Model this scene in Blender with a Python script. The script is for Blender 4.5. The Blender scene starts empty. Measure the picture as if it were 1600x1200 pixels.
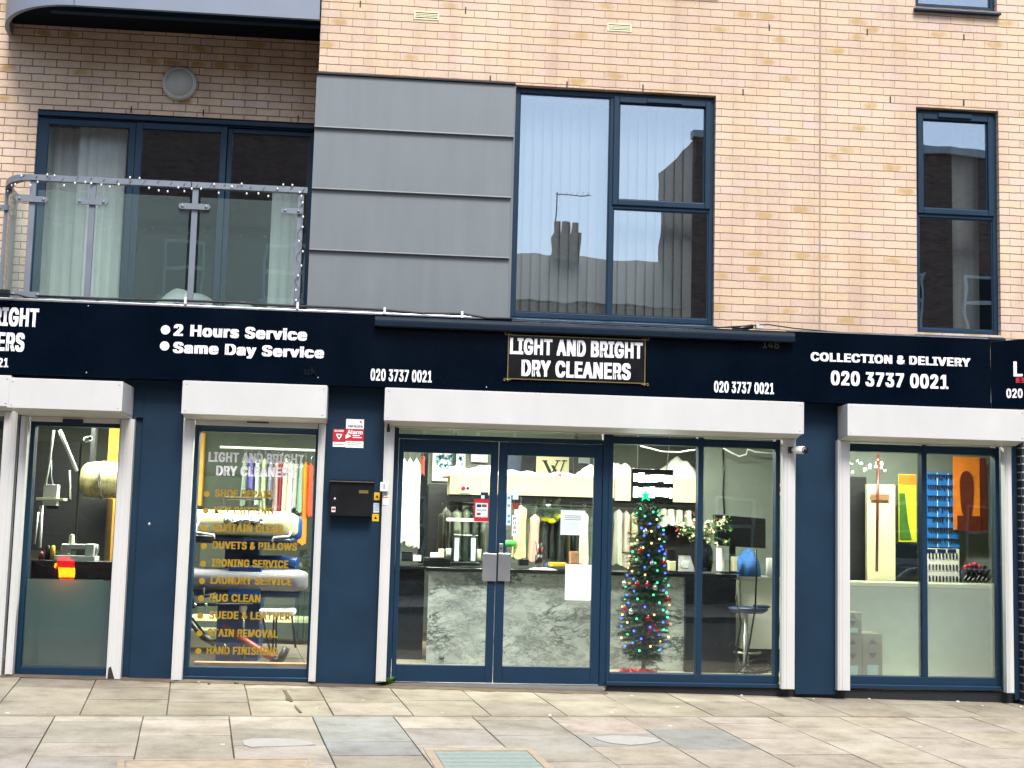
import bpy, bmesh, math, random
from math import radians, sin, cos, pi, sqrt
from mathutils import Vector, Matrix
random.seed(7)
S = bpy.context.scene
C = S.collection
# ------------------------------------------------------------------ camera
F_PX, CAM = 2100.0, Vector((0.0, -12.209, 1.41))
YAW, PITCH, ROLL = radians(5.0328), radians(6.1149), radians(1.5056)
_fw = Vector((sin(YAW)*cos(PITCH), cos(YAW)*cos(PITCH), sin(PITCH)))
_rt = Vector((cos(YAW), -sin(YAW), 0.0))
_dn = _fw.cross(_rt)
RT = cos(ROLL)*_rt - sin(ROLL)*_dn
DN = sin(ROLL)*_rt + cos(ROLL)*_dn
cam_d = bpy.data.cameras.new('camera'); cam = bpy.data.objects.new('camera', cam_d); C.objects.link(cam)
M = Matrix((RT, -DN, -_fw)).transposed().to_4x4(); M.translation = CAM
cam.matrix_world = M
cam_d.sensor_width = 36.0; cam_d.lens = 36.0*F_PX/1600.0; cam_d.clip_end = 500; cam_d.clip_start = 0.1
S.camera = cam
# ------------------------------------------------------------------ sky, sun, exposure
SUN_EL, SUN_AZ = radians(54), radians(172)      # high soft sun from behind the camera, overcast
w = bpy.data.worlds.new('World'); S.world = w; w.use_nodes = True
wn = w.node_tree.nodes; sky = wn.new('ShaderNodeTexSky'); sky.sky_type = 'NISHITA'; sky.sun_disc = False
sky.sun_elevation = SUN_EL; sky.sun_rotation = SUN_AZ; sky.air_density = 1.0; sky.dust_density = 2.0; sky.ozone_density = 1.0
bg = wn['Background']; bg.inputs[1].default_value = 0.125
w.node_tree.links.new(sky.outputs[0], bg.inputs[0])
sd = bpy.data.lights.new('sun', 'SUN'); sd.energy = 2.3; sd.angle = radians(22); sd.color = (1, .97, .93)
sun = bpy.data.objects.new('sun', sd); C.objects.link(sun)
_sd = Vector((sin(SUN_AZ)*cos(SUN_EL), cos(SUN_AZ)*cos(SUN_EL), sin(SUN_EL)))
sun.rotation_euler = (-_sd).to_track_quat('-Z', 'Y').to_euler(); sun.location = (0, -8, 14)
S.view_settings.view_transform = 'Standard'; S.view_settings.look = 'None'; S.view_settings.gamma = 1.0
S.view_settings.exposure = 1.05
S.cycles.max_bounces = 8; S.cycles.transparent_max_bounces = 24; S.cycles.diffuse_bounces = 3
S.cycles.glossy_bounces = 4; S.cycles.sample_clamp_indirect = 4.0; S.cycles.caustics_reflective = False; S.cycles.caustics_refractive = False
S.cycles.use_denoising = True
# ------------------------------------------------------------------ measuring: photo pixel -> world, on a plane of known depth
def ray(px, py): return RT*((px-800)/F_PX) + DN*((py-600)/F_PX) + _fw
def U(px, py, Y=0.0):
    d = ray(px, py); t = (Y-CAM.y)/d.y
    return CAM.x+d.x*t, CAM.z+d.z*t
def P3(px, py, Y=0.0):
    x, z = U(px, py, Y); return Vector((x, Y, z))
def R4(x0, y0, x1, y1, Y):
    ym, xm = (y0+y1)/2, (x0+x1)/2
    return U(x0, ym, Y)[0], U(x1, ym, Y)[0], U(xm, y1, Y)[1], U(xm, y0, Y)[1]   # X0 X1 Z0 Z1
def X2(xa, ya, xb, yb, Y=0.0): return (U(xa, ya, Y)[0]+U(xb, yb, Y)[0])/2
GZ0, GA, GB, GTH = -0.0117, -0.0128, 0.0375, 0.1407      # pavement falls to the street and to the right
def gz(x, y): return GZ0+GA*x+GB*y
# ------------------------------------------------------------------ materials
def lin(c):
    if isinstance(c, str):
        c = [int(c[i:i+2], 16)/255 for i in (0, 2, 4)]
        c = [v/12.92 if v <= .04045 else ((v+.055)/1.055)**2.4 for v in c]
    return (c[0], c[1], c[2], 1.0)
def new_mat(name):
    m = bpy.data.materials.new(name); m.use_nodes = True
    return m, m.node_tree.nodes, m.node_tree.links, m.node_tree.nodes['Principled BSDF']
def mat(name, col, rough=.5, metal=0., var=.12, scale=6., bump=0., bscale=80., coat=0., emit=0., stretch=(1, 1, 1), rvar=.1, spec=.5):
    m, n, l, b = new_mat(name)
    b.inputs['Roughness'].default_value = rough; b.inputs['Metallic'].default_value = metal
    b.inputs['Coat Weight'].default_value = coat; b.inputs['Specular IOR Level'].default_value = spec; b.inputs['Coat Roughness'].default_value = .08
    c = lin(col)
    tc = n.new('ShaderNodeTexCoord'); mp = n.new('ShaderNodeMapping'); mp.inputs['Scale'].default_value = stretch
    l.new(tc.outputs['Object'], mp.inputs[0])
    nz = n.new('ShaderNodeTexNoise'); nz.inputs['Scale'].default_value = scale; nz.inputs['Detail'].default_value = 6; nz.inputs['Roughness'].default_value = .6
    l.new(mp.outputs[0], nz.inputs['Vector'])
    r = n.new('ShaderNodeValToRGB'); r.color_ramp.elements[0].position = .28; r.color_ramp.elements[1].position = .72
    r.color_ramp.elements[0].color = (c[0]*(1-var), c[1]*(1-var), c[2]*(1-var), 1)
    r.color_ramp.elements[1].color = (min(1, c[0]*(1+var)), min(1, c[1]*(1+var)), min(1, c[2]*(1+var)), 1)
    l.new(nz.outputs[0], r.inputs[0]); l.new(r.outputs[0], b.inputs['Base Color'])
    mr = n.new('ShaderNodeMapRange'); mr.inputs[3].default_value = max(.02, rough-rvar); mr.inputs[4].default_value = min(1, rough+rvar)
    l.new(nz.outputs[0], mr.inputs[0]); l.new(mr.outputs[0], b.inputs['Roughness'])
    if bump:
        n2 = n.new('ShaderNodeTexNoise'); n2.inputs['Scale'].default_value = bscale; n2.inputs['Detail'].default_value = 4
        l.new(tc.outputs['Object'], n2.inputs['Vector'])
        bp = n.new('ShaderNodeBump'); bp.inputs['Strength'].default_value = bump; bp.inputs['Distance'].default_value = .01
        l.new(n2.outputs[0], bp.inputs['Height']); l.new(bp.outputs[0], b.inputs['Normal'])
    if emit:
        b.inputs['Emission Color'].default_value = c; b.inputs['Emission Strength'].default_value = emit
    return m
def mth(n, l, op, a, b=None, c=None):
    q = n.new('ShaderNodeMath'); q.operation = op
    for i, v in enumerate((a, b, c)):
        if v is None: continue
        if isinstance(v, (int, float)): q.inputs[i].default_value = v
        else: l.new(v, q.inputs[i])
    return q.outputs[0]
def ramp(n, l, src, stops):
    r = n.new('ShaderNodeValToRGB'); e = r.color_ramp.elements
    while len(e) < len(stops): e.new(.5)
    for q, (p, c) in zip(e, stops): q.position = p; q.color = lin(c)
    l.new(src, r.inputs[0]); return r.outputs[0]
def mixc(n, l, f, a, b, mode='MIX'):
    q = n.new('ShaderNodeMix'); q.data_type = 'RGBA'; q.blend_type = mode
    for i, v in ((0, f), (6, a), (7, b)):
        if isinstance(v, (int, float)): q.inputs[i].default_value = v
        elif isinstance(v, (str, tuple)): q.inputs[i].default_value = lin(v)
        else: l.new(v, q.inputs[i])
    return q.outputs[2]
def brick_mat(name, stops, mortar, blotch, bh=.075, bl=.2265, ox=0., oz=0., blot_amt=.935, jw=.010, vj=None):
    m, n, l, b = new_mat(name); b.inputs['Roughness'].default_value = .85
    tc = n.new('ShaderNodeTexCoord'); sp = n.new('ShaderNodeSeparateXYZ'); l.new(tc.outputs['Object'], sp.inputs[0])
    wob = n.new('ShaderNodeTexNoise'); wob.inputs['Scale'].default_value = 9; l.new(tc.outputs['Object'], wob.inputs['Vector'])
    wv = mth(n, l, 'MULTIPLY', mth(n, l, 'SUBTRACT', wob.outputs[0], .5), .012)
    x = mth(n, l, 'ADD', mth(n, l, 'ADD', sp.outputs[0], sp.outputs[1]), 100+ox)
    z = mth(n, l, 'ADD', mth(n, l, 'ADD', sp.outputs[2], wv), 100+oz)
    rz = mth(n, l, 'DIVIDE', z, bh); row = mth(n, l, 'FLOOR', rz); fz = mth(n, l, 'FRACT', rz)
    off = mth(n, l, 'MULTIPLY', mth(n, l, 'MODULO', row, 2.), .5)
    rx = mth(n, l, 'ADD', mth(n, l, 'DIVIDE', mth(n, l, 'ADD', x, mth(n, l, 'MULTIPLY', wv, .7)), bl), off)
    col = mth(n, l, 'FLOOR', rx); fx = mth(n, l, 'FRACT', rx)
    cv = n.new('ShaderNodeCombineXYZ'); l.new(col, cv.inputs[0]); l.new(row, cv.inputs[1])
    wn_ = n.new('ShaderNodeTexWhiteNoise'); wn_.noise_dimensions = '2D'; l.new(cv.outputs[0], wn_.inputs['Vector'])
    sep = n.new('ShaderNodeSeparateColor'); l.new(wn_.outputs['Color'], sep.inputs[0])
    base = ramp(n, l, sep.outputs[0], stops)
    fine = n.new('ShaderNodeTexNoise'); fine.inputs['Scale'].default_value = 45; fine.inputs['Detail'].default_value = 7; l.new(tc.outputs['Object'], fine.inputs['Vector'])
    base = mixc(n, l, .16, base, ramp(n, l, fine.outputs[0], [(.35, '8a7a70'), (.65, 'fff6ee')]), 'MULTIPLY')
    big = n.new('ShaderNodeTexNoise'); big.inputs['Scale'].default_value = 1.3; big.inputs['Detail'].default_value = 3; l.new(tc.outputs['Object'], big.inputs['Vector'])
    base = mixc(n, l, .25, base, ramp(n, l, big.outputs[0], [(.35, 'c8bcb4'), (.65, 'ffffff')]), 'MULTIPLY')
    st = n.new('ShaderNodeMapping'); st.inputs['Scale'].default_value = (3.2, 3.2, .22); l.new(tc.outputs['Object'], st.inputs[0])
    sn = n.new('ShaderNodeTexNoise'); sn.inputs['Scale'].default_value = 1.6; sn.inputs['Detail'].default_value = 5; l.new(st.outputs[0], sn.inputs['Vector'])
    base = mixc(n, l, .30, base, ramp(n, l, sn.outputs[0], [(.33, 'd0c4ba'), (.5, 'ffffff')]), 'MULTIPLY')      # rain washed streaks
    # fired ochre patch inside some bricks
    ex = mth(n, l, 'POWER', mth(n, l, 'MULTIPLY', mth(n, l, 'SUBTRACT', fx, .45), 2.3), 2.)
    ez = mth(n, l, 'POWER', mth(n, l, 'MULTIPLY', mth(n, l, 'SUBTRACT', fz, .55), 1.7), 2.)
    el = mth(n, l, 'SUBTRACT', 1.0, mth(n, l, 'ADD', mth(n, l, 'ADD', ex, ez), mth(n, l, 'MULTIPLY', mth(n, l, 'SUBTRACT', wob.outputs[0], .5), 2.2)))
    sel = mth(n, l, 'MULTIPLY', mth(n, l, 'GREATER_THAN', sep.outputs[1], blot_amt), .85)
    cl = n.new('ShaderNodeClamp'); l.new(el, cl.inputs[0])
    base = mixc(n, l, mth(n, l, 'MULTIPLY', cl.outputs[0], sel), base, blotch)
    jz, jx = jw/bh, (vj or jw)/bl
    mz = mth(n, l, 'LESS_THAN', fz, jz); mx = mth(n, l, 'LESS_THAN', fx, jx)
    mm = mth(n, l, 'MAXIMUM', mz, mx)
    mort = mixc(n, l, mz, ramp(n, l, fine.outputs[0], [(.3, mortar[1]), (.7, mortar[1])]), mortar[0])
    l.new(mixc(n, l, mm, base, mort), b.inputs['Base Color'])
    hgt = mth(n, l, 'ADD', mth(n, l, 'SUBTRACT', 1.0, mm), mth(n, l, 'ADD', mth(n, l, 'MULTIPLY', fine.outputs[0], .25), mth(n, l, 'MULTIPLY', sep.outputs[2], .25)))
    bp = n.new('ShaderNodeBump'); bp.inputs['Strength'].default_value = .8; bp.inputs['Distance'].default_value = .008
    l.new(hgt, bp.inputs['Height']); l.new(bp.outputs[0], b.inputs['Normal'])
    return m
def schlick(n, l, r0):
    lw = n.new('ShaderNodeLayerWeight'); lw.inputs[0].default_value = .5
    return mth(n, l, 'MULTIPLY_ADD', mth(n, l, 'POWER', lw.outputs['Facing'], 5.), 1-r0, r0)
def glass_mat(name, refl=.06, tint='e8f0f0', rough=0.0, rcol=(1, 1, 1)):
    m, n, l, b = new_mat(name); n.remove(b); out = n['Material Output']
    tr = n.new('ShaderNodeBsdfTransparent'); tr.inputs[0].default_value = lin(tint)
    gl = n.new('ShaderNodeBsdfGlossy'); gl.inputs['Roughness'].default_value = rough; gl.inputs[0].default_value = lin(rcol)
    f = schlick(n, l, refl)
    mx = n.new('ShaderNodeMixShader'); l.new(f, mx.inputs[0]); l.new(tr.outputs[0], mx.inputs[1]); l.new(gl.outputs[0], mx.inputs[2])
    tc = n.new('ShaderNodeTexCoord'); nz = n.new('ShaderNodeTexNoise'); nz.inputs['Scale'].default_value = 1.6; l.new(tc.outputs['Object'], nz.inputs['Vector'])
    bp = n.new('ShaderNodeBump'); bp.inputs['Strength'].default_value = .05; bp.inputs['Distance'].default_value = .02
    l.new(nz.outputs[0], bp.inputs['Height']); l.new(bp.outputs[0], gl.inputs['Normal'])
    l.new(mx.outputs[0], out.inputs[0]); return m
def film_mat(name, col, opac, refl=.06):
    m, n, l, b = new_mat(name); n.remove(b); out = n['Material Output']
    tr = n.new('ShaderNodeBsdfTransparent'); tr.inputs[0].default_value = (.95, 1, .97, 1)
    di = n.new('ShaderNodeBsdfDiffuse'); di.inputs[0].default_value = lin(col)
    ts = n.new('ShaderNodeBsdfTranslucent'); ts.inputs[0].default_value = lin(col)
    mx0 = n.new('ShaderNodeMixShader'); mx0.inputs[0].default_value = .5; l.new(di.outputs[0], mx0.inputs[1]); l.new(ts.outputs[0], mx0.inputs[2])
    tc = n.new('ShaderNodeTexCoord'); nz = n.new('ShaderNodeTexNoise'); nz.inputs['Scale'].default_value = 1.5; nz.inputs['Detail'].default_value = 3; l.new(tc.outputs['Object'], nz.inputs['Vector'])
    mr = n.new('ShaderNodeMapRange'); mr.inputs[3].default_value = opac*.85; mr.inputs[4].default_value = min(1, opac*1.15); l.new(nz.outputs[0], mr.inputs[0])
    mx = n.new('ShaderNodeMixShader'); l.new(mr.outputs[0], mx.inputs[0]); l.new(tr.outputs[0], mx.inputs[1]); l.new(mx0.outputs[0], mx.inputs[2])
    gl = n.new('ShaderNodeBsdfGlossy'); gl.inputs['Roughness'].default_value = .13
    f = schlick(n, l, refl)
    m2 = n.new('ShaderNodeMixShader'); l.new(f, m2.inputs[0]); l.new(mx.outputs[0], m2.inputs[1]); l.new(gl.outputs[0], m2.inputs[2])
    l.new(m2.outputs[0], out.inputs[0]); return m
def emit_mat(name, col, s):
    m, n, l, b = new_mat(name); b.inputs['Base Color'].default_value = lin(col)
    b.inputs['Emission Color'].default_value = lin(col); b.inputs['Emission Strength'].default_value = s; return m
def marble_mat(name):
    m, n, l, b = new_mat(name); b.inputs['Roughness'].default_value = .25
    tc = n.new('ShaderNodeTexCoord'); mp = n.new('ShaderNodeMapping'); mp.inputs['Rotation'].default_value = (0, .5, 0); mp.inputs['Scale'].default_value = (1, 1, 2.2); l.new(tc.outputs['Object'], mp.inputs[0])
    def nz(sc, det, ro, di):
        q = n.new('ShaderNodeTexNoise'); q.inputs['Scale'].default_value = sc; q.inputs['Detail'].default_value = det; q.inputs['Roughness'].default_value = ro; q.inputs['Distortion'].default_value = di
        l.new(mp.outputs[0], q.inputs['Vector']); return q.outputs[0]
    base = ramp(n, l, nz(2.2, 8, .65, .5), [(.3, '979c9f'), (.5, 'b3b7b9'), (.7, 'cfd2d3')])
    def veins(src, wd, dark):
        return ramp(n, l, mth(n, l, 'ABSOLUTE', mth(n, l, 'SUBTRACT', src, .5)), [(0., dark), (wd*.4, '9aa5a4'), (wd, 'ffffff')])
    c = mixc(n, l, ramp(n, l, nz(1.1, 3, .5, 0), [(.4, '000000'), (.62, 'ffffff')]), base, mixc(n, l, 1., base, veins(nz(1.5, 10, .72, .35), .03, '3f4a4b'), 'MULTIPLY'))
    c = mixc(n, l, .55, c, veins(nz(3.6, 10, .75, .3), .022, '5a6566'), 'MULTIPLY')
    l.new(c, b.inputs['Base Color']); return m
def slab_mat(name):
    m, n, l, b = new_mat(name); b.inputs['Roughness'].default_value = .8
    tc = n.new('ShaderNodeTexCoord'); at = n.new('ShaderNodeAttribute'); at.attribute_name = 'tint'
    a = n.new('ShaderNodeTexNoise'); a.inputs['Scale'].default_value = 3.2; a.inputs['Detail'].default_value = 9; a.inputs['Roughness'].default_value = .68; l.new(tc.outputs['Object'], a.inputs['Vector'])
    f = n.new('ShaderNodeTexNoise'); f.inputs['Scale'].default_value = 120; f.inputs['Detail'].default_value = 3; l.new(tc.outputs['Object'], f.inputs['Vector'])
    c = mixc(n, l, .75, at.outputs['Color'], ramp(n, l, a.outputs[0], [(.32, 'a89c8c'), (.5, 'e6e0d6'), (.66, 'ffffff')]), 'MULTIPLY')
    c = mixc(n, l, .35, c, ramp(n, l, f.outputs[0], [(.35, '9a948c'), (.6, 'ffffff')]), 'MULTIPLY')
    sp = n.new('ShaderNodeTexVoronoi'); sp.inputs['Scale'].default_value = 2.6; l.new(tc.outputs['Object'], sp.inputs['Vector'])
    dots = mth(n, l, 'MULTIPLY', mth(n, l, 'LESS_THAN', sp.outputs['Distance'], .045), .5)     # trodden gum and droppings
    c = mixc(n, l, dots, c, 'e8e4dc')
    l.new(c, b.inputs['Base Color'])
    bp = n.new('ShaderNodeBump'); bp.inputs['Strength'].default_value = .35; bp.inputs['Distance'].default_value = .004
    l.new(mth(n, l, 'ADD', a.outputs[0], mth(n, l, 'MULTIPLY', f.outputs[0], .5)), bp.inputs['Height']); l.new(bp.outputs[0], b.inputs['Normal']); return m
STOPS = [(0., 'd5bca9'), (.25, 'dac3ab'), (.5, 'dcc6ac'), (.75, 'dcc4a5'), (.9, 'd8c0a2'), (1., 'd8c4b6')]
MT = dict(
 brick=brick_mat('buff_brick', STOPS, ('7c5a48', 'a88c7a'), 'b59660', jw=.008, vj=.0065, ox=.03, oz=.03),  # bed joints darker than upright joints: brick shadow put into mortar colour
 brick2=brick_mat('buff_brick_recess', STOPS, ('7c6050', '8e7260'), 'a88448', jw=.010, ox=.1, oz=.03),  # bed joints again darkened in colour for shadow
 navybrick=brick_mat('glazed_navy_brick', [(0., '1c2530'), (.5, '232e3a'), (1., '2a3440')], ('a8a8a2', '9a9a94'), '2a3440', jw=.012),
 oldbrick=brick_mat('brown_brick', [(0., '8a6a5c'), (.5, '987664'), (1., 'a8846e')], ('8d8378', '80766c'), '6a4a3a'),
 navy=mat('navy_paint', '122b3f', .6, spec=.22, var=.2, scale=2.4, bump=.12, bscale=260),
 frame=mat('navy_powder_coat', '102c42', .5, spec=.25, var=.06, scale=4),
 upframe=mat('slate_blue_frame', '142e42', .5, spec=.25, var=.06),
 zinc=mat('grey_zinc_cladding', '6b7275', .45, var=.05, scale=2.0, stretch=(5, 1, .6), metal=0., bump=.35, bscale=2.2),
 fascia_zinc=mat('pale_grey_metal', '78828f', .45, var=.05, scale=2),
 white=mat('white_shutter_paint', 'c3c3c0', .5, var=.05, scale=3, stretch=(1, 1, .5)),
 alu=mat('silver_aluminium', 'b9bcbf', .32, metal=.9, var=.05),
 rail=mat('grey_steel_rail', '7b828b', .4, metal=.3, var=.06),
trough=mat('dark_trough_paint', '081a2a', .5, var=.1, spec=.15),
 sign=mat('black_gloss_sign', '020a16', .22, var=.2, scale=2, spec=.14),
 plate=mat('black_plate', '020204', .3),
 letter=mat('white_lettering', 'f2f2f2', .4, var=.02, emit=0),
 gold=mat('gold_lettering', '96791f', .4, var=.1),
 greyletter=mat('grey_print', '8a8f94', .5),
 brass=mat('dull_brass', '8a7a4a', .4, metal=.6),
 dgold=mat('dark_gold_letter', '5c563c', .5),
 black=mat('black_plastic', '0b0c0e', .35), dark=mat('dark_grey_material', '111417', .6),
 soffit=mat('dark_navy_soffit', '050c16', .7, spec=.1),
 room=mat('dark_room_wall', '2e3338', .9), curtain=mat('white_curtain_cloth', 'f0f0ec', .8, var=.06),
 blind=mat('pale_blind_vane', '8e8e8e', .75, var=.03),
 glass_up=glass_mat('window_glass', .23, 'f2f6f6', 0., (.80, .90, .98)), glass_door=glass_mat('patio_glass', .15, 'f4f8f8', 0., (.78, .90, 1.0)), glass_shop=glass_mat('shop_glass', .055, 'f0f6f2'),
 glass_bal=film_mat('milky_balcony_glass', 'b4cccc', .10, .05),  # milky teal brightness put into the glass colour, with a little dust
 film=film_mat('frosted_film', '4c6464', .72, .09), film2=film_mat('frosted_film_light', 'd2d8d2', .2, .09),
 slab=slab_mat('stone_paving'), joint=mat('paving_joint', '4a4238', .95, var=.3, scale=30),
 asphalt=mat('asphalt', '4c4c4e', .9, var=.25, scale=90, bump=.5, bscale=200),
 kerb=mat('granite_kerb', '8d8a86', .85, var=.15, scale=60, bump=.3),
 wall=mat('shop_wall_paint', '6d746c', .8, var=.12, scale=5, bump=.25, bscale=14), cream=mat('cream_panel', 'e6dfb4', .5, var=.04),
 darkwall=mat('grey_green_wall_paint', '4c554c', .85, var=.15, scale=4),
 ceil=mat('ceiling_paint', 'd6d6cc', .8), floor=mat('beige_floor_tile', 'c9bd98', .35, var=.06, scale=8),
 marble=marble_mat('grey_marble'), counterblack=mat('black_counter', '10151c', .25),
 pressblue=mat('mid_blue_enamel', '1b4280', .4, var=.1), press=mat('blue_enamel', '1d4f96', .35, var=.1), pressdark=mat('dark_blue_enamel', '142a4c', .4), buck=mat('cream_press_cover', 'e8deb4', .8, var=.12, scale=14),
 greycloth=mat('grey_press_cover', '8b8790', .85, var=.12, scale=8), redpaint=mat('red_brown_pipe', '8a3a30', .4), steel=mat('bright_steel', 'c4c4be', .25, metal=.9),
 brown=mat('worn_timber', '9a7052', .7, var=.3, scale=6, stretch=(1, 1, 6)), card=mat('brown_cardboard', '9a8064', .8, var=.08),
 red=mat('red_print', 'b01c2c', .5), paper=mat('white_paper', 'ecebe6', .7, var=.03), bluepaper=mat('pale_blue_paper', 'cfe3ea', .7, var=.03),
 yellow=mat('yellow_sticker', 'e8b420', .5), blueboard=mat('blue_key_board', '1f6fc0', .5), keys=mat('dark_key_metal', '3a4048', .4, metal=.7),
 green=mat('green_plastic', '35c040', .4), orange=mat('orange_print', 'dd7a20', .5, var=.2, scale=8), lime=mat('lime_print', 'c6c832', .5, var=.15), shoe=mat('brown_leather', '5a2416', .35, var=.3),
 teal=mat('teal_print', '4f9aa8', .5, var=.4, scale=20), tubegrey=mat('galvanised_boiler', 'c4b988', .28, metal=.45, var=.15, stretch=(3, 1, 1)),
 needle=mat('green_needles', '123c22', .6, var=.4, scale=20), trunk=mat('dark_trunk', '2a2018', .8), tinsel=mat('red_tinsel', 'c01c34', .25, metal=.6),
 lampshell=mat('bulkhead_lens', 'a8a8a0', .45, var=.15, scale=5), lampbase=mat('bulkhead_rim', 'bcbcb6', .5, var=.1),
 weed=mat('weed_leaf', '3e6a24', .6, var=.3), rust=mat('rust_stained_concrete', '9a8a76', .85, var=.25, scale=9), cover=mat('grey_green_iron_cover', '87938f', .6, metal=.3, var=.15, scale=30, bump=.4, bscale=60),
 patch=mat('pale_cement_patch', '9c9893', .9, var=.08, scale=9), dirt=mat('dark_dirt', '5a4c3a', .95, var=.3),
 clear=glass_mat('clear_plastic', .09, 'dfe8e6', .08), tyre=mat('tyre_rubber', '121212', .8), roof=mat('slate_roof', '26282c', .7, var=.2, scale=30), pvc=mat('white_window_frame', 'dcdcd8', .5),
)
# ------------------------------------------------------------------ mesh building
class MB:
    def __init__(s): s.v = []; s.f = []; s.smooth = []
    def add(s, vs, fs, sm=False):
        o = len(s.v); s.v += [tuple(v) for v in vs]
        for f in fs: s.f.append(tuple(i+o for i in f)); s.smooth.append(sm)
        return s
    def box(s, x0, x1, y0, y1, z0, z1):
        if x1 < x0: x0, x1 = x1, x0
        if y1 < y0: y0, y1 = y1, y0
        if z1 < z0: z0, z1 = z1, z0
        return s.add([(x0,y0,z0),(x1,y0,z0),(x1,y1,z0),(x0,y1,z0),(x0,y0,z1),(x1,y0,z1),(x1,y1,z1),(x0,y1,z1)],
                     [(0,3,2,1),(4,5,6,7),(0,1,5,4),(1,2,6,5),(2,3,7,6),(3,0,4,7)])
    def hexa(s, b, t):      # bottom and top quads (4 points each)
        return s.add(list(b)+list(t), [(0,3,2,1),(4,5,6,7),(0,1,5,4),(1,2,6,5),(2,3,7,6),(3,0,4,7)])
    def frame(s, x0, x1, z0, z1, w, y0, y1):
        wl, wr, wb, wt = w if isinstance(w, tuple) else (w, w, w, w)
        s.box(x0, x0+wl, y0, y1, z0, z1); s.box(x1-wr, x1, y0, y1, z0, z1)
        s.box(x0+wl, x1-wr, y0, y1, z0, z0+wb); return s.box(x0+wl, x1-wr, y0, y1, z1-wt, z1)
    def tube(s, pts, r, n=8, caps=True):
        pts = [Vector(p) for p in pts]; rs = r if isinstance(r, (list, tuple)) else [r]*len(pts)
        vs = []; up = Vector((0, 0, 1)); prev = None
        for i, p in enumerate(pts):
            d = (pts[min(i+1, len(pts)-1)]-pts[max(i-1, 0)]).normalized()
            a = prev if prev else (up if abs(d.z) < .95 else Vector((1, 0, 0)))
            u = (a-d*a.dot(d)).normalized(); prev = u; v_ = d.cross(u)
            for k in range(n):
                t = 2*pi*k/n; vs.append(p+(u*cos(t)+v_*sin(t))*rs[i])
        fs = []
        for i in range(len(pts)-1):
            for k in range(n): fs.append((i*n+k, i*n+(k+1) % n, (i+1)*n+(k+1) % n, (i+1)*n+k))
        s.add(vs, fs, True)
        if caps:
            o = len(s.v)-len(vs)
            s.f.append(tuple(o+k for k in range(n))[::-1]); s.smooth.append(False)
            s.f.append(tuple(o+(len(pts)-1)*n+k for k in range(n))); s.smooth.append(False)
        return s
    def lathe(s, c, prof, n=20, axis='z', sm=True):
        vs = []
        for r, h in prof:
            for k in range(n):
                t = 2*pi*k/n; a, b = r*cos(t), r*sin(t)
                vs.append((c[0]+a, c[1]+b, c[2]+h) if axis == 'z' else ((c[0]+a, c[1]-h, c[2]+b) if axis == 'y' else (c[0]+h, c[1]+a, c[2]+b)))
        fs = []
        for i in range(len(prof)-1):
            for k in range(n): fs.append((i*n+k, i*n+(k+1) % n, (i+1)*n+(k+1) % n, (i+1)*n+k))
        return s.add(vs, fs, sm)
    def ball(s, c, r, n=10, sz=1., sx=1., sy=1.):
        vs = []; m = max(4, n//2+1)
        for i in range(m+1):
            p = pi*i/m
            for k in range(n):
                t = 2*pi*k/n; vs.append((c[0]+r*sx*sin(p)*cos(t), c[1]+r*sy*sin(p)*sin(t), c[2]+r*sz*cos(p)))
        fs = [(i*n+k, (i+1)*n+k, (i+1)*n+(k+1) % n, i*n+(k+1) % n) for i in range(m) for k in range(n)]
        return s.add(vs, fs, True)
    def prism(s, poly, y0, y1):          # polygon in x,z extruded along y
        n = len(poly)
        vs = [(x, y0, z) for x, z in poly]+[(x, y1, z) for x, z in poly]
        fs = [tuple(range(n)), tuple(range(2*n-1, n-1, -1))]+[(i, n+i, n+(i+1) % n, (i+1) % n) for i in range(n)]
        return s.add(vs, fs)
    def build(s, name, m, parent=None, bev=0., fix=False):
        o0 = wloc(parent) if parent else Vector()
        me = bpy.data.meshes.new(name); me.from_pydata([Vector(v)-o0 for v in s.v], [], s.f)
        me.polygons.foreach_set('use_smooth', s.smooth)
        if fix:
            bm = bmesh.new(); bm.from_mesh(me); bmesh.ops.remove_doubles(bm, verts=bm.verts, dist=1e-5); bmesh.ops.recalc_face_normals(bm, faces=bm.faces); bm.to_mesh(me); bm.free()
        me.materials.append(MT[m] if isinstance(m, str) else m)
        o = bpy.data.objects.new(name, me); C.objects.link(o)
        if parent: o.parent = parent
        if bev:
            b = o.modifiers.new('edge', 'BEVEL'); b.width = bev; b.segments = 2; b.limit_method = 'ANGLE'; b.angle_limit = radians(40)
        return o
def wloc(o):
    v = Vector()
    while o: v = v+o.location; o = o.parent
    return v
def tag(o, label=None, cat=None, group=None, kind=None):
    if label: o['label'] = label
    if cat: o['category'] = cat
    if group: o['group'] = group
    if kind: o['kind'] = kind
    return o
def thing(name, loc, label, cat, group=None):
    o = bpy.data.objects.new(name, None); C.objects.link(o); o.location = loc; o.empty_display_size = .1
    return tag(o, label, cat, group)
def struct(name, mb, m, **k):
    o = mb.build(name, m, **k); return tag(o, kind='structure')
FONT = None
try: FONT = bpy.data.fonts.load(bpy.utils.resource_path('LOCAL')+'/datafiles/fonts/Inter.woff2')
except Exception: FONT = None
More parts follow.
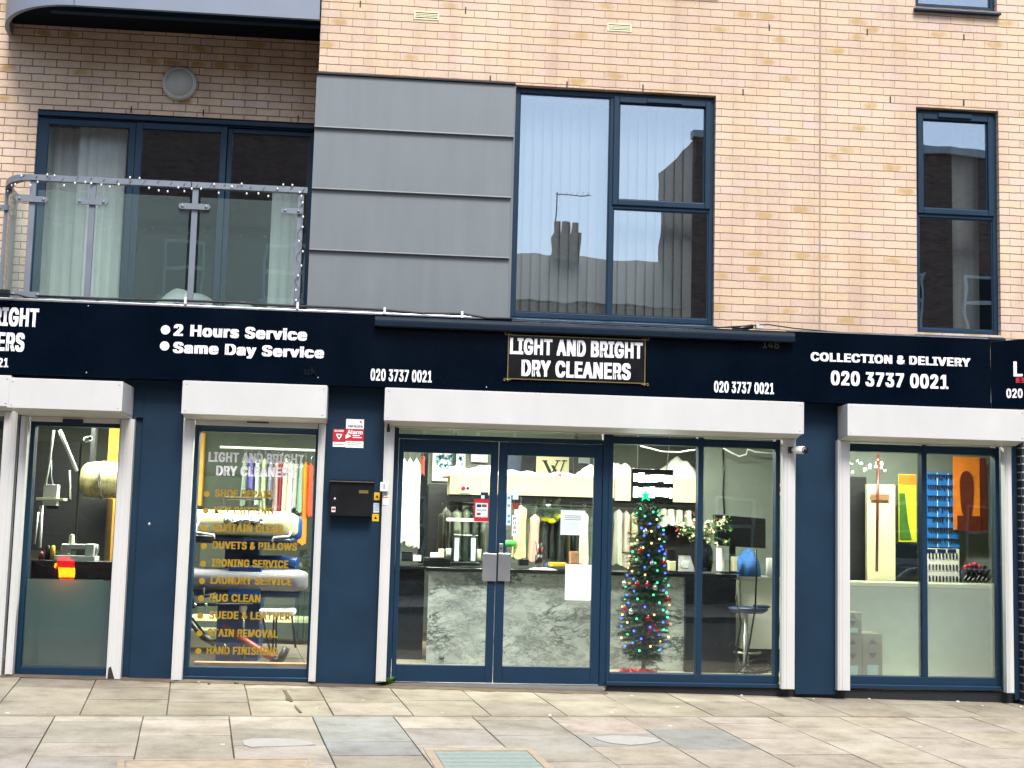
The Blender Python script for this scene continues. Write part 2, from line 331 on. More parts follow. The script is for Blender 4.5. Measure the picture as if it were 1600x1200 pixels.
def text_geo(s, bold=0., spacing=1.):
    cu = bpy.data.curves.new('t', 'FONT'); cu.body = s; cu.size = 1; cu.font = FONT if FONT else cu.font; cu.offset = bold; cu.space_character = spacing; cu.extrude = 0; cu.resolution_u = 4
    ob = bpy.data.objects.new('t', cu); C.objects.link(ob)
    dg = bpy.context.evaluated_depsgraph_get(); dg.update()
    me = bpy.data.meshes.new_from_object(ob.evaluated_get(dg))
    vs = [v.co.copy() for v in me.vertices]; fs = [tuple(p.vertices) for p in me.polygons]
    bpy.data.objects.remove(ob); bpy.data.curves.remove(cu); bpy.data.meshes.remove(me)
    return vs, fs
def capH():
    vs, _ = text_geo('H'); return max(v.y for v in vs), min(v.y for v in vs)
def text(s, m, parent, X0, X1, Z0, H, Y, bold=.02, thick=.004, name='lettering', spacing=1., pivot=None):
    """letters standing proud of the plane Y; Z0 baseline, H capital height, stretched to X0..X1; bold = several copies of each stroke, side by side"""
    vs, fs = text_geo(s, 0., spacing+bold*2.2); t, b = capH()
    x0, x1 = min(v.x for v in vs)-bold, max(v.x for v in vs)+bold; mb = MB()
    t += bold*.45; b -= bold*.45
    ec = {}
    for f in fs:
        for i in range(len(f)):
            k = frozenset((f[i], f[(i+1) % len(f)])); ec[k] = ec.get(k, 0)+1
    offs = [(0, 0)] if bold < .005 else [(0, 0), (-bold, bold*.45), (bold, bold*.45), (-bold, -bold*.45), (bold, -bold*.45), (-bold, 0), (bold, 0)]
    for c, (dx, dy) in enumerate(offs):
        yf = Y-thick-c*.00022
        mp = lambda v, y: (X0+(v.x+dx-x0)/(x1-x0)*(X1-X0), y, Z0+(v.y+dy-b)/(t-b)*H)
        mb.add([mp(v, yf) for v in vs], fs)
        sv, sf = [], []
        for f in fs:
            for i in range(len(f)):
                a, e = f[i], f[(i+1) % len(f)]
                if ec[frozenset((a, e))] == 1:
                    k = len(sv); sv += [mp(vs[a], yf), mp(vs[e], yf), mp(vs[e], Y), mp(vs[a], Y)]; sf.append((k, k+3, k+2, k+1))
        mb.add(sv, sf)
    if pivot:
        px, py, ang = pivot
        mb.v = [(px+(x-px)*cos(ang)+(y-py)*sin(ang), py-(x-px)*sin(ang)+(y-py)*cos(ang), z) for x, y, z in mb.v]
    return mb.build(name, m, parent)
def ptext(s, m, parent, xl, yl, xr, yr, hpx, Y, **k):
    """baseline from pixel (xl,yl) to (xr,yr)"""
    a, za = U(xl, yl, Y); b, zb = U(xr, yr, Y); H = hpx*(Y-CAM.y)/F_PX*1.0
    return text(s, m, parent, a, b, (za+zb)/2, H, Y, **k)
# ================================================================== ground
U_E, U_N = Vector((cos(GTH), sin(GTH))), Vector((-sin(GTH), cos(GTH)))
def gpt(u, v, dz=0.):
    p = U_E*u+U_N*v; return (p.x, p.y, gz(p.x, p.y)+dz)
VK = -5.6                                    # kerb line
g = MB()
g.add([gpt(-60, VK-200, -.5), gpt(60, VK-200, -.5), gpt(60, 12, -.5), gpt(-60, 12, -.5)], [(0, 1, 2, 3)])
struct('ground', g, 'asphalt')
rz = gz(0, -5.6)-.13
g = MB(); a = [U_E*u+U_N*v for u, v in ((-45, VK-9.0), (45, VK-9.0), (45, VK-.12), (-45, VK-.12))]
g.add([(p.x, p.y, rz-GA*0) for p in a], [(0, 1, 2, 3)])
struct('road', g, 'asphalt')
g = MB()
for i in range(-24, 24):
    g.hexa([gpt(i*.92, VK-.13, -.2), gpt(i*.92+.912, VK-.13, -.2), gpt(i*.92+.912, VK, -.2), gpt(i*.92, VK, -.2)],
           [gpt(i*.92, VK-.13, 0), gpt(i*.92+.912, VK-.13, 0), gpt(i*.92+.912, VK, 0), gpt(i*.92, VK, 0)])
struct('kerb', g, 'kerb')
g = MB(); a = [U_E*u+U_N*v for u, v in ((-45, VK-14.0), (45, VK-14.0), (45, VK-9.0), (-45, VK-9.0))]
g.hexa([(p.x, p.y, rz-.1) for p in a], [(p.x, p.y, rz+.13) for p in a]); struct('far_pavement', g, 'kerb')
# joint bed under the slabs
g = MB(); g.add([gpt(-14, VK, -.012), gpt(14, VK, -.012), gpt(14, 4.2, -.012), gpt(-14, 4.2, -.012)], [(0, 1, 2, 3)]); struct('paving_bed', g, 'joint')
# slabs
rs = random.Random(11)
SV, SF, SC = [], [], []
def slab(u0, u1, v0, v1, col, dz=0.):
    j = .0035
    u0 += j+rs.uniform(0, .003); u1 -= j+rs.uniform(0, .003); v0 += j+rs.uniform(0, .004); v1 -= j+rs.uniform(0, .002)
    if u1-u0 < .02 or v1-v0 < .02: return
    t = [dz+rs.uniform(-.0025, .0025) for _ in range(4)]; k = len(SV)
    cs = ((u0, v0), (u1, v0), (u1, v1), (u0, v1))
    SV.extend([gpt(u, v, -.05) for u, v in cs]); SV.extend([gpt(u, v, q) for (u, v), q in zip(cs, t)])
    for f in ((0,3,2,1),(4,5,6,7),(0,1,5,4),(1,2,6,5),(2,3,7,6),(3,0,4,7)): SF.append(tuple(i+k for i in f)); SC.append(col)
def jit(h, a=.05):
    c = lin(h); q = 1+rs.uniform(-a, a); return (c[0]*q, c[1]*q*(1+rs.uniform(-.012, .012)), c[2]*q*(1+rs.uniform(-.03, .03)), 1)
SP = .6255; V0, V1 = -1.4744, -.8397
beige = ['978f81', '938b7e', '9c9486', '908879']
for k in range(-9, 17):
    u0 = -3.09+k*SP
    o = (.06 if k % 2 else -.05)
    diag = k in (0, 9)
    slab(u0, u0+SP, V0, V1+o, jit(rs.choice(beige)))
    slab(u0, u0+SP, V1+o, V1+o+.60, jit(rs.choice(beige)))
    slab(u0, u0+SP, V1+o+.60, V1+o+1.2, jit(rs.choice(beige))); 
    if k > 2: slab(u0, u0+SP, V1+o+1.2, 3.2, jit(rs.choice(beige)))
slab(-9, 10, V0-.045, V0, jit('8f8672'))       # narrow strip on the boundary
grey = ['a09b90', '9a968f', 'a29b92', 'a8a197', 'aaa298', '9c968c']
special = {(3, 1): '8d8f90', (3, 0): '929393', (7, 1): '8e8f8c', (6, 2): '949492'}
for k in range(-11, 18):
    u0 = -2.6325+k*SP; v = V0-.045; i = 0
    first = {0: .22, 1: .14, 2: .5, 3: .98, 4: .5, 5: .16}.get(k, rs.uniform(.2, .75))
    while v > VK+.02:
        h = first if i == 0 else rs.choice([.6, .6, .6, .75, .45])
        h = min(h, v-VK)
        pal = grey if k < 6 else ['a89f92', 'a69c90', 'aaa095', 'a79e95']
        slab(u0, u0+SP, v-h, v, jit(special.get((k, i), rs.choice(pal)), .06)); v -= h; i += 1
me = bpy.data.meshes.new('pavement'); me.from_pydata(SV, [], SF)
at = me.color_attributes.new('tint', 'FLOAT_COLOR', 'CORNER')
cs = []
for p, c in zip(me.polygons, SC): cs += list(c)*len(p.vertices)
at.data.foreach_set('color', cs); me.materials.append(MT['slab'])
pv = bpy.data.objects.new('pavement', me); C.objects.link(pv); tag(pv, kind='structure')
def gpix(px, py, dz=0.):                       # pixel on the paving plane
    d = ray(px, py); t = (GZ0-GB*0+GA*CAM.x+GB*CAM.y-CAM.z)/(d.z-GA*d.x-GB*d.y); p = CAM+d*t
    return (p.x, p.y, gz(p.x, p.y)+dz)
# pale cement patches worn into two slabs, dark stains
def blob(pts, z=.004):
    return [gpix(x, y, z) for x, y in pts]
def patch(name, pts, m, label, cat):
    mb = MB(); lo = blob(pts, .0015); hi = blob(pts, .006); n = len(pts)
    mb.add(lo+hi, [tuple(range(n, 2*n))]+[(i, (i+1) % n, n+(i+1) % n, n+i) for i in range(n)])
    o = mb.build(name, m, fix=True); return tag(o, kind='structure')
patch('cement_patch', [(379,1158),(395,1155),(430,1154.5),(462,1156),(484,1160),(493,1164),(470,1166),(430,1167),(392,1168),(381,1165)], 'patch', '', '')
patch('cement_patch', [(926,1153),(955,1150),(990,1151),(1022,1154),(1033,1159),(1010,1163),(985,1165),(955,1162),(938,1158)], 'patch', '', '')
patch('dirt_stain', [(441,1078.5),(448,1080),(452,1087),(458,1095),(455,1097),(447,1094),(446,1086)], 'dirt', '', '')
patch('dirt_stain', [(460,1102),(464,1106),(472,1113.5),(468,1114),(462,1108)], 'dirt', '', '')
rd = random.Random(14); dv = []; mb = MB(); NX = 150
for i in range(NX+1):
    x = -4.2+6.2*i/NX; w_ = .03+.03*max(0, sin(i*.37)+.6*sin(i*1.13))+rd.uniform(0, .02)
    for y, dz in ((-.10-w_, .0035), (.02, .006)): dv.append((x, y, gz(x, y)+dz))
mb.add(dv, [(2*i, 2*i+2, 2*i+3, 2*i+1) for i in range(NX)]); struct('dirt_line', mb, 'dirt')
# utility covers
def cover(quad, inset, mat_in, label, ribs, loc):
    t = thing('utility_cover', loc, label, 'drain cover', None)
    q = [Vector(gpix(x, y, .006)) for x, y in quad]; lo = [p-Vector((0, 0, .03)) for p in q]
    c = sum(q, Vector())/4; mb = MB()
    inn = [p+(c-p).normalized()*inset for p in q]
    for i in range(4):
        j = (i+1) % 4
        mb.hexa([lo[i], lo[j], inn[j]-Vector((0, 0, .03)), inn[i]-Vector((0, 0, .03))], [q[i], q[j], inn[j], inn[i]])
    mb.build('surround', 'rust', t, fix=True)
    i2 = [p+(c-p).normalized()*.015 for p in inn]
    mb = MB(); mb.hexa([p-Vector((0, 0, .03)) for p in i2], [p-Vector((0, 0, .003)) for p in i2])
    for k in range(ribs):
        a, b = (k+.3)/ribs, (k+.65)/ribs
        A = i2[0].lerp(i2[3], a); B = i2[1].lerp(i2[2], a); D = i2[0].lerp(i2[3], b); E_ = i2[1].lerp(i2[2], b)
        up = Vector((0, 0, .003)); mb.hexa([D-up, E_-up, B-up, A-up], [D, E_, B, A])
    mb.build('plate', mat_in, t, fix=True)
cover([(178,1232),(497,1232),(490,1185.5),(184,1188.5)], .05, 'rust', 'stone filled utility cover with a rust stained surround at the front left', 0, gpix(340, 1210))
cover([(704,1240),(905,1240),(831,1169.5),(661,1169.5)], .11, 'cover', 'ribbed grey green metal utility cover with a rusty concrete surround', 26, gpix(770, 1200))
# ================================================================== building shell
ZB, ZT = 3.02, 9.4
bl = thing('apartment_building', (1.5, 0.4, 0), 'pale buff brick flats with grey cladding, above the dry cleaning shop', 'building')
def wall_holes(x0, x1, z0, z1, holes, y, d):
    xs = sorted({x0, x1, *[h[i] for h in holes for i in (0, 1) if x0 < h[i] < x1]}); zs = sorted({z0, z1, *[h[i] for h in holes for i in (2, 3) if z0 < h[i] < z1]})
    inside = lambda a, b: any(h[0] < a < h[1] and h[2] < b < h[3] for h in holes)
    mb = MB(); n, m_ = len(xs)-1, len(zs)-1
    s = [[not inside((xs[i]+xs[i+1])/2, (zs[j]+zs[j+1])/2) for j in range(m_)] for i in range(n)]
    get = lambda i, j: 0 <= i < n and 0 <= j < m_ and s[i][j]
    for i in range(n):
        for j in range(m_):
            if not s[i][j]: continue
            a, b, c, e = xs[i], xs[i+1], zs[j], zs[j+1]
            mb.add([(a, y, c), (b, y, c), (b, y, e), (a, y, e)], [(0, 1, 2, 3)])
            mb.add([(a, y+d, c), (b, y+d, c), (b, y+d, e), (a, y+d, e)], [(3, 2, 1, 0)])
            if not get(i-1, j): mb.add([(a, y, c), (a, y, e), (a, y+d, e), (a, y+d, c)], [(0, 1, 2, 3)])
            if not get(i+1, j): mb.add([(b, y, c), (b, y+d, c), (b, y+d, e), (b, y, e)], [(0, 1, 2, 3)])
            if not get(i, j-1): mb.add([(a, y, c), (a, y+d, c), (b, y+d, c), (b, y, c)], [(0, 1, 2, 3)])
            if not get(i, j+1): mb.add([(a, y, e), (b, y, e), (b, y+d, e), (a, y+d, e)], [(0, 1, 2, 3)])
    return mb
HEAD, SILL = 5.552, 3.355
XL = -.80                                            # left edge of the projecting bay
wx0, wx1 = X2(805, 140, 798, 500), X2(1120, 150, 1114, 508)
rx0, rx1 = X2(1431.4, 166, 1433, 520), X2(1561, 170, 1563, 524)
tz0 = U(1497, 14)[1]
hol = [(XL-1, wx1, 2, HEAD), (rx0, rx1, SILL, HEAD), (rx0, rx1, tz0, tz0+2.2), (wx0, wx1, tz0+.05, tz0+2.2)]
wall_holes(XL, 11, ZB, ZT, hol, 0, .16).build('brick_wall', 'brick', bl)
RY = .75
dx0, dx1 = U(51, 300, RY)[0], XL-.02
dh = (U(160, 173, RY)[1]+U(480, 194, RY)[1])/2
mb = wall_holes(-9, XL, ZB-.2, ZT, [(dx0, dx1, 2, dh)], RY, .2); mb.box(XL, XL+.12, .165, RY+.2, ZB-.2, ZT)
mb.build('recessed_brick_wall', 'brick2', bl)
MB().box(U(1281, 260)[0]-.008, U(1281, 260)[0]+.008, -.0025, .01, ZB, ZT).build('movement_joint', 'rust', bl)
for (x0, y0, x1, y1) in ((647, 18, 686, 31), (949, 37, 987, 49)):
    a, b, c, e = R4(x0, y0, x1, y1, 0); h = (e-c)
    mb = MB().frame(a, b, c, e, .012, -.006, .01)
    for k in range(1, 4): mb.box(a+.012, b-.012, -.005, .01, c+.012+(h-.024)*k/4-.004, c+.012+(h-.024)*k/4+.004)
    ab = mb.build('air_brick', 'cream', bl); MB().box(a+.008, b-.008, -.0015, .005, c+.008, e-.008).build('void', 'dark', ab)
for x, y, Y in ((727.6, 16, 0), (766, 123, 0), (1202, 43, 0), (1355, 50, 0), (1506, 58, 0), (1161, 144, 0), (1391, 155, 0), (1506, 160, 0), (886, 132, 0), (1004.7, 137, 0), (563, 6, 0), (205, 171, RY), (318, 176, RY), (466, 185, RY)):
    X, Z = U(x, y, Y); MB().box(X-.006, X+.006, Y-.003, Y+.01, Z-.034, Z+.03).build('weep_vent', 'dark', bl)
# unseen top slab added to keep sky light out; rooms behind the windows
MB().box(-9, 11, .1, 6, ZT-.1, ZT).build('roof', 'roof', bl)
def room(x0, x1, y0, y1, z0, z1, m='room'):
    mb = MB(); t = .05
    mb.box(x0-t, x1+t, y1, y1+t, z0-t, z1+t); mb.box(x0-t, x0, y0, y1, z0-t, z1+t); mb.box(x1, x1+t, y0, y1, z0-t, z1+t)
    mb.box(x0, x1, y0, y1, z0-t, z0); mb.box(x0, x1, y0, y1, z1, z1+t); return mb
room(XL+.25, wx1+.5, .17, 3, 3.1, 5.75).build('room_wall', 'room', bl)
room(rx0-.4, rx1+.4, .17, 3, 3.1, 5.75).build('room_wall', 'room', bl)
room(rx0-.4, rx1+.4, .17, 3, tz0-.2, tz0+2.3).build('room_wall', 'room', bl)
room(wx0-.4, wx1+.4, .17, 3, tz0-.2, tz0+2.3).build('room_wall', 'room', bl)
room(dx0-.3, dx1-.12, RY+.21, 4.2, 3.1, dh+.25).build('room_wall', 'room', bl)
# cladding: four lapped sheets
cx1 = wx0-.012
zl = [HEAD-.012]+[(U(505, ya)[1]+U(797, yb)[1])/2 for ya, yb in ((200.5, 215.5), (296.5, 310.5), (391, 406))]+[3.15]
for i in range(4):
    zt, zb = zl[i], zl[i+1]; x0 = XL-.015
    mb = MB()
    prof = [(.02, zt), (-.012, zt), (-.03, zb+.012), (-.042, zb+.010), (-.044, zb), (-.02, zb-.004), (.02, zb-.004)]
    x1 = cx1-(.0 if i == 0 else .012)
    vs = [(x0, y, z) for y, z in prof]+[(x1, y, z) for y, z in prof]; n = len(prof)
    mb.add(vs, [tuple(range(n)), tuple(range(2*n-1, n-1, -1))]+[(j, n+j, n+(j+1) % n, (j+1) % n) for j in range(n)])
    mb.build('cladding_panel', 'zinc', bl, fix=True)
MB().box(XL-.02, cx1+.005, -.035, .03, HEAD-.008, HEAD+.006).build('cladding_gap_shade', 'dark', bl)  # dark strip laid in for the gap shadow over the cladding
MB().box(XL-.014, XL+.1, .021, RY-.002, 3.0, HEAD).build('cladding_return', 'zinc', bl)
MB().box(cx1-.01, cx1+.012, -.005, .1, 3.1, HEAD-.02).build('cladding_trim', 'zinc', bl)
# windows
def window(x0, x1, z0, z1, splits, name='window', y=.055, m='upframe', sill=True, vent=None):
    """splits: list of (xa,xb,za,zb,opening)"""
    mb = MB().frame(x0, x1, z0, z1, (.045, .045, .05, .045), y, y+.07)
    xs = sorted({round(s[1], 4) for s in splits})[:-1]; 
    for s in splits:
        xa, xb, za, zb, op = s
        if xb < x1-.06: mb.box(xb-.022, xb+.022, y+.001, y+.069, max(z0+.05, za), min(z1-.045, zb))
    for s in splits:
        xa, xb, za, zb, op = s
        if za > z0+.06: mb.box(max(xa, x0+.045)+(.0221 if xa > x0+.1 else 0), min(xb, x1-.045)-(.0221 if xb < x1-.1 else 0), y+.002, y+.068, za-.022, za+.022)
    w_ = mb.build(name, m, bl, bev=.004)
    for s in splits:
        xa, xb, za, zb, op = s
        l = .045 if xa <= x0+.01 else .022; r = .045 if xb >= x1-.01 else .022; b = .05 if za <= z0+.01 else .022; t = .045 if zb >= z1-.01 else .022
        a, c, d, e = xa+l, xb-r, za+b, zb-t
        if op:
            MB().frame(a-.012, c+.012, d-.012, e+.012, .055, y-.016, y+.05).build('sash', m, w_, bev=.006)
            a, c, d, e = a+.043, c-.043, d+.043, e-.043
        MB().frame(a-.0005, c+.0005, d-.0005, e+.0005, .012, y+.012, y+.03).build('bead', m, w_)
        MB().box(a+.011, c-.011, y+.018, y+.024, d+.011, e-.011).build('pane', 'glass_up', w_)
    if sill: MB().hexa([(x0-.02, -.055, z0-.055), (x1+.02, -.055, z0-.055), (x1+.02, y+.01, z0-.05), (x0-.02, y+.01, z0-.05)], [(x0-.02, -.055, z0-.035), (x1+.02, -.055, z0-.035), (x1+.02, y+.01, z0-.001), (x0-.02, y+.01, z0-.001)]).build('sill', m, w_, bev=.003)
    if vent:
        a, b, c, e = R4(*vent, 0); MB().box(a, b, y-.036, y-.0165, c, e).build('trickle_vent', m, w_)
    return w_
mx = X2(958, 156, 951, 495, .06); mz = U(1040, 326, .06)[1]
wz0 = SILL
window(wx0, wx1, wz0, HEAD-.015, [(wx0, mx, wz0, HEAD-.015, 0), (mx, wx1, mz, HEAD-.015, 1), (mx, wx1, wz0, mz, 0)], vent=(1012, 155, 1067, 160))
rmz = U(1497, 338, .06)[1]
window(rx0, rx1, wz0, HEAD-.015, [(rx0, rx1, rmz, HEAD-.015, 1), (rx0, rx1, wz0, rmz, 0)], vent=(1468, 177, 1520, 183))
window(rx0, rx1, tz0, tz0+2.18, [(rx0, rx1, tz0+1.2, tz0+2.18, 1), (rx0, rx1, tz0, tz0+1.2, 0)])
window(wx0, wx1, tz0+.05, tz0+2.18, [(wx0, mx, tz0+.05, tz0+2.18, 0), (mx, wx1, tz0+.05, tz0+2.18, 0)])
# patio door of three panels
dz0 = 3.1
e1, e2 = X2(210, 205, 200, 440, RY), X2(352, 215, 346, 440, RY)
mb = MB().frame(dx0, dx1, dz0, dh-.015, (.05, .05, .05, .06), RY+.03, RY+.12); mb.box(dx0, dx1, RY-.005, RY+.03, dh-.06, dh-.016)
pd = mb.build('patio_door', 'upframe', bl, bev=.004)
for a, b, yy in ((dx0+.04, e1, .05), (e1, e2, .04), (e2, dx1-.04, .075)):
    t = .06 if yy < .07 else .045
    MB().frame(a+.002, b-.002, dz0+.051, dh-.077, t, RY+yy-.02, RY+yy+.03).build('door_leaf', 'upframe', pd, bev=.004)
    MB().box(a+t-.005, b-t+.005, RY+yy+.002, RY+yy+.008, dz0+.1, dh-.077-t+.005).build('pane', 'glass_door', pd)
# blinds (vanes) and curtains behind the glass
def vanes(x0, x1, z0, z1, y, n, label, cat='blind', gap=None):
    t = thing('vertical_blind', ((x0+x1)/2, y, z0), label, cat)
    MB().box(x0, x1, y-.03, y+.03, z1, z1+.04).build('headrail', 'pvc', t)
    wv = (x1-x0)/n
    rr = random.Random(3)
    for k in range(n):
        if gap and gap[0] <= k < gap[1]: continue
        xc = x0+(k+.5)*wv; a = rr.uniform(.28, .5); c, s_ = cos(a)*wv*.56, sin(a)*wv*.56
        MB().hexa([(xc-c, y-s_, z0), (xc+c, y+s_, z0), (xc+c, y+s_+.003, z0), (xc-c, y-s_+.003, z0)], [(xc-c, y-s_, z1), (xc+c, y+s_, z1), (xc+c, y+s_+.003, z1), (xc-c, y-s_+.003, z1)]).build('vane', 'blind', t)
vanes(wx0+.03, mx, wz0+.03, HEAD-.08, .26, 10, 'pale vertical blind closed behind the tall left pane of the big window')
vanes(mx+.02, wx1-.16, wz0+.03, HEAD-.08, .26, 9, 'pale vertical blind behind the two smaller right panes of the big window')
def drape(x0, x1, z0, z1, y, n, amp, label, name='curtain', top=None, lean=0., m='curtain', cat='curtain', seed=1):
    rr = random.Random(seed); N = n*8; mb = MB(); rows = 8; ph = [rr.uniform(0, 6) for _ in range(4)]
    vs = []
    for s in (0, 1):
        for j in range(rows+1):
            f = j/rows; z = z0+(z1-z0)*f
            for i in range(N+1):
                q = i/N; xa = x0+lean*(1-f); x = xa+(x1-xa)*q
                yy = y+amp*(sin(q*n*2*pi+ph[0]+.6*sin(f*2+ph[1]))+.4*sin(q*n*4.3*pi+ph[2]))*(.6+.4*(1-f))
                vs.append((x+amp*.5*cos(q*n*2*pi+ph[3]), yy+s*.006, z))
    W = N+1; o = W*(rows+1); fs = []
    for j in range(rows):
        for i in range(N):
            a = j*W+i; fs += [(a, a+1, a+W+1, a+W), (o+a+W, o+a+W+1, o+a+1, o+a)]
    mb.add(vs, fs, True); ob = mb.build(name, m)
    return tag(ob, label, cat) if label else ob
a, b, c, e = R4(72, 196, 195, 470, RY+.3)
drape(U(120, 300, RY+.3)[0], U(194, 300, RY+.3)[0], 3.12, dh-.08, RY+.24, 5, .03, 'white gathered curtain at the balcony door, on the side of the middle panel', seed=4)
drape(U(66, 300, RY+.36)[0], U(134, 300, RY+.36)[0], 3.12, dh-.08, RY+.33, 4, .016, 'thin grey white net curtain in the left balcony door panel', seed=5)
drape(U(422, 380, RY+.3)[0], U(466, 380, RY+.3)[0], 3.12, dh-.62, RY+.3, 3, .015, 'white cloth added as a pale reflection in the right balcony door panel', seed=6, lean=.0)  # cloth built in place of a white reflection in the door glass
# bed heap seen low behind the doors
def heap(x0, x1, y0, y1, z0, h, seed, m, name, label, cat, group=None, nx=26, ny=10):
    rr = random.Random(seed); ph = [rr.uniform(0, 6.3) for _ in range(8)]; vs = []; mb = MB()
    for j in range(ny+1):
        for i in range(nx+1):
            p, q = i/nx, j/ny; ed = max(0, sin(pi*p))**.32*max(0, sin(pi*q))**.4
            z = h*ed*(.80+.13*sin(p*6+ph[0]+q*2)+.05*sin(p*13+ph[1]-q*4)+.04*sin(q*9+ph[2]+p*5)+.03*sin(p*27+q*6+ph[5]))
            vs.append((x0+(x1-x0)*p+.02*sin(q*9+ph[3]), y0+(y1-y0)*q+.02*sin(p*11+ph[4]), z0+z))
    W = nx+1; fs = [(j*W+i, j*W+i+1, (j+1)*W+i+1, (j+1)*W+i) for j in range(ny) for i in range(nx)]
    bt = [(v[0], v[1], z0-.003) for v in vs]; o = len(vs)
    rim = [i for i in range(nx+1)]+[j*W+nx for j in range(1, ny+1)]+[ny*W+i for i in range(nx-1, -1, -1)]+[j*W for j in range(ny-1, 0, -1)]
    bot = [bt[i] for i in rim]; n = len(rim)
    fs2 = [(rim[(i+1) % n], rim[i], o+i, o+(i+1) % n) for i in range(n)]+[tuple(o+i for i in range(n))[::-1]]
    mb.add(vs+bot, fs+fs2, True); ob = mb.build(name, m)
    return tag(ob, label, cat, group)
ha, hb, _, hz = R4(212, 440, 445, 470, RY+.6)
heap(ha, hb, RY+.35, RY+1.2, 3.105, hz-3.06, 2, 'curtain', 'duvet', 'white crumpled bedding heaped low behind the balcony doors', 'bedding')
# wall light
X, Z = U(281.5, 132.5, RY); R_ = 27/F_PX*(RY-CAM.y)
wl = thing('bulkhead_light', (X, RY, Z), 'round grey bulkhead wall light on the shaded brick above the balcony door', 'wall light')
MB().lathe((X, RY, Z), [(R_*.0, .0), (R_*.98, .0), (R_, .02), (R_, .05), (R_*.93, .065), (R_*.80, .07)], 36, 'y').build('rim', 'lampbase', wl)
MB().lathe((X, RY, Z), [(R_*.80, .069), (R_*.72, .085), (R_*.45, .098), (.001, .103)], 36, 'y').build('lens', 'lampshell', wl)
# ================================================================== balconies
ub = thing('balcony', (-2.4, .3, 6.0), 'upper balcony with a pale grey rounded metal fascia and dark underside', 'balcony')
zb_ = U(400, 22, -.15)[1]-.015
xc = U(115, 8, -.15)[0]; xr = XL-.005; rx_ = xc-U(2, 40, .5)[0]; ry_ = RY+.15
path = [(xr, -.15)]+[(xc, -.15)]+[(xc-rx_*sin(t), RY-ry_*cos(t)) for t in [pi/2*k/16 for k in range(1, 17)]]
mb = MB(); vs = []
inn = [(xr, -.11)]+[(xc, -.11)]+[(xc-(rx_-.04)*sin(t), RY-(ry_-.04)*cos(t)) for t in [pi/2*k/16 for k in range(1, 17)]]
n = len(path)
vs = [(x, y, zb_) for x, y in path]+[(x, y, zb_+.95) for x, y in path]+[(x, y, zb_) for x, y in inn]+[(x, y, zb_+.95) for x, y in inn]
fs = []
for i in range(n-1): fs += [(i+1, i, n+i, n+i+1), (2*n+i, 2*n+i+1, 3*n+i+1, 3*n+i), (i, i+1, 2*n+i+1, 2*n+i), (n+i+1, n+i, 3*n+i, 3*n+i+1)]
mb.add(vs, fs); mb.build('fascia', 'fascia_zinc', ub)
MB().box(U(116, 2, -.15)[0]-.003, U(116, 2, -.15)[0]+.003, -.152, -.13, zb_+.001, zb_+.9).build('seam', 'dark', ub)
poly = inn+[(xr, RY)]; m_ = len(poly); zs_ = zb_+.12
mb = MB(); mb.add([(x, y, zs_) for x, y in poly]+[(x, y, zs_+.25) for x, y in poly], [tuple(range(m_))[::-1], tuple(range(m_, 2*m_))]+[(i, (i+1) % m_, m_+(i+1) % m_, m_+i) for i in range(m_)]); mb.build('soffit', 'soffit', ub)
MB().box(xc-.3, xr, .2, .28, zs_-.05, zs_-.001).build('beam', 'upframe', ub)
# lower balcony
lb = thing('balcony', (-2.4, .2, 3.0), 'balcony with curved grey rail and clear glass panels above the shop sign', 'balcony')
BY = -.05
hz = (U(100, 281, BY)[1]+U(470, 297, BY)[1])/2
lx = U(50, 280, BY)[0]; lrx, lry = .36, RY-BY
def arc(f): t = pi/2*f; return (lx-lrx*sin(t), RY-lry*cos(t))
hp = [(U(480, 297, BY)[0], BY), (U(300, 290, BY)[0], BY), (lx, BY)]+[arc(k/14) for k in range(1, 15)]
mb = MB(); hw, ht = .03, .026
for i in range(len(hp)-1):
    (xa, ya), (xb, yb) = hp[i], hp[i+1]; d = Vector((xb-xa, yb-ya)).normalized(); nn = Vector((-d.y, d.x))*hw; e = d*.004
    q = [(xa-e.x+nn.x, ya-e.y+nn.y), (xa-e.x-nn.x, ya-e.y-nn.y), (xb+e.x-nn.x, yb+e.y-nn.y), (xb+e.x+nn.x, yb+e.y+nn.y)]
    k = i*.0004
    mb.hexa([(x, y, hz-ht-k) for x, y in q], [(x, y, hz+ht+k) for x, y in q])
mb.build('handrail', 'rail', lb, fix=True)
posts = [(X2(471, 300, 463, 470, BY), BY), (X2(307, 295, 296, 470, BY), BY), (X2(145, 285, 137, 465, BY), BY), (X2(53, 280, 41, 460, BY), BY), arc(.66), arc(.97)]
zg0, zg1 = 3.14, hz-.11
for i, (x, y) in enumerate(posts):
    p = MB().box(x-.027, x+.027, y-.012, y+.012, 3.06, hz-ht-.003); p.box(x-.035, x+.035, y-.03, y+.03, 3.05, 3.10)
    po = p.build('post', 'rail', lb, bev=.003)
    for zz in (hz-.20, 3.335 if i < 3 else 3.36):
        ang = 0 if i < 4 else radians(-25 if i == 4 else -70)
        L = (.14 if i < 4 else .09); l0, l1 = (-L, L) if i else (-.17, .02)
        cm = MB()
        prof = [(l0+.025*(1-cos(t)), .026*sin(t)) for t in [pi/2*s/4 for s in range(-4, 5)]]+[(l1-.025*(1-cos(t)), .026*sin(t)) for t in [pi/2*s/4 for s in range(4, -5, -1)]]
        cm.prism(prof, -.034, -.0125)
        for bx in (l0+.035, l1-.035): cm.lathe((bx, -.034, 0), [(.0, .008), (.013, .007), (.013, 0)], 10, 'y')
        ca, sa = cos(ang), sin(ang)
        cm.v = [(x+u*ca-v_*sa, y+u*sa+v_*ca, zz+q) for u, v_, q in cm.v]
        cm.build('clamp', 'rail', po, fix=True)
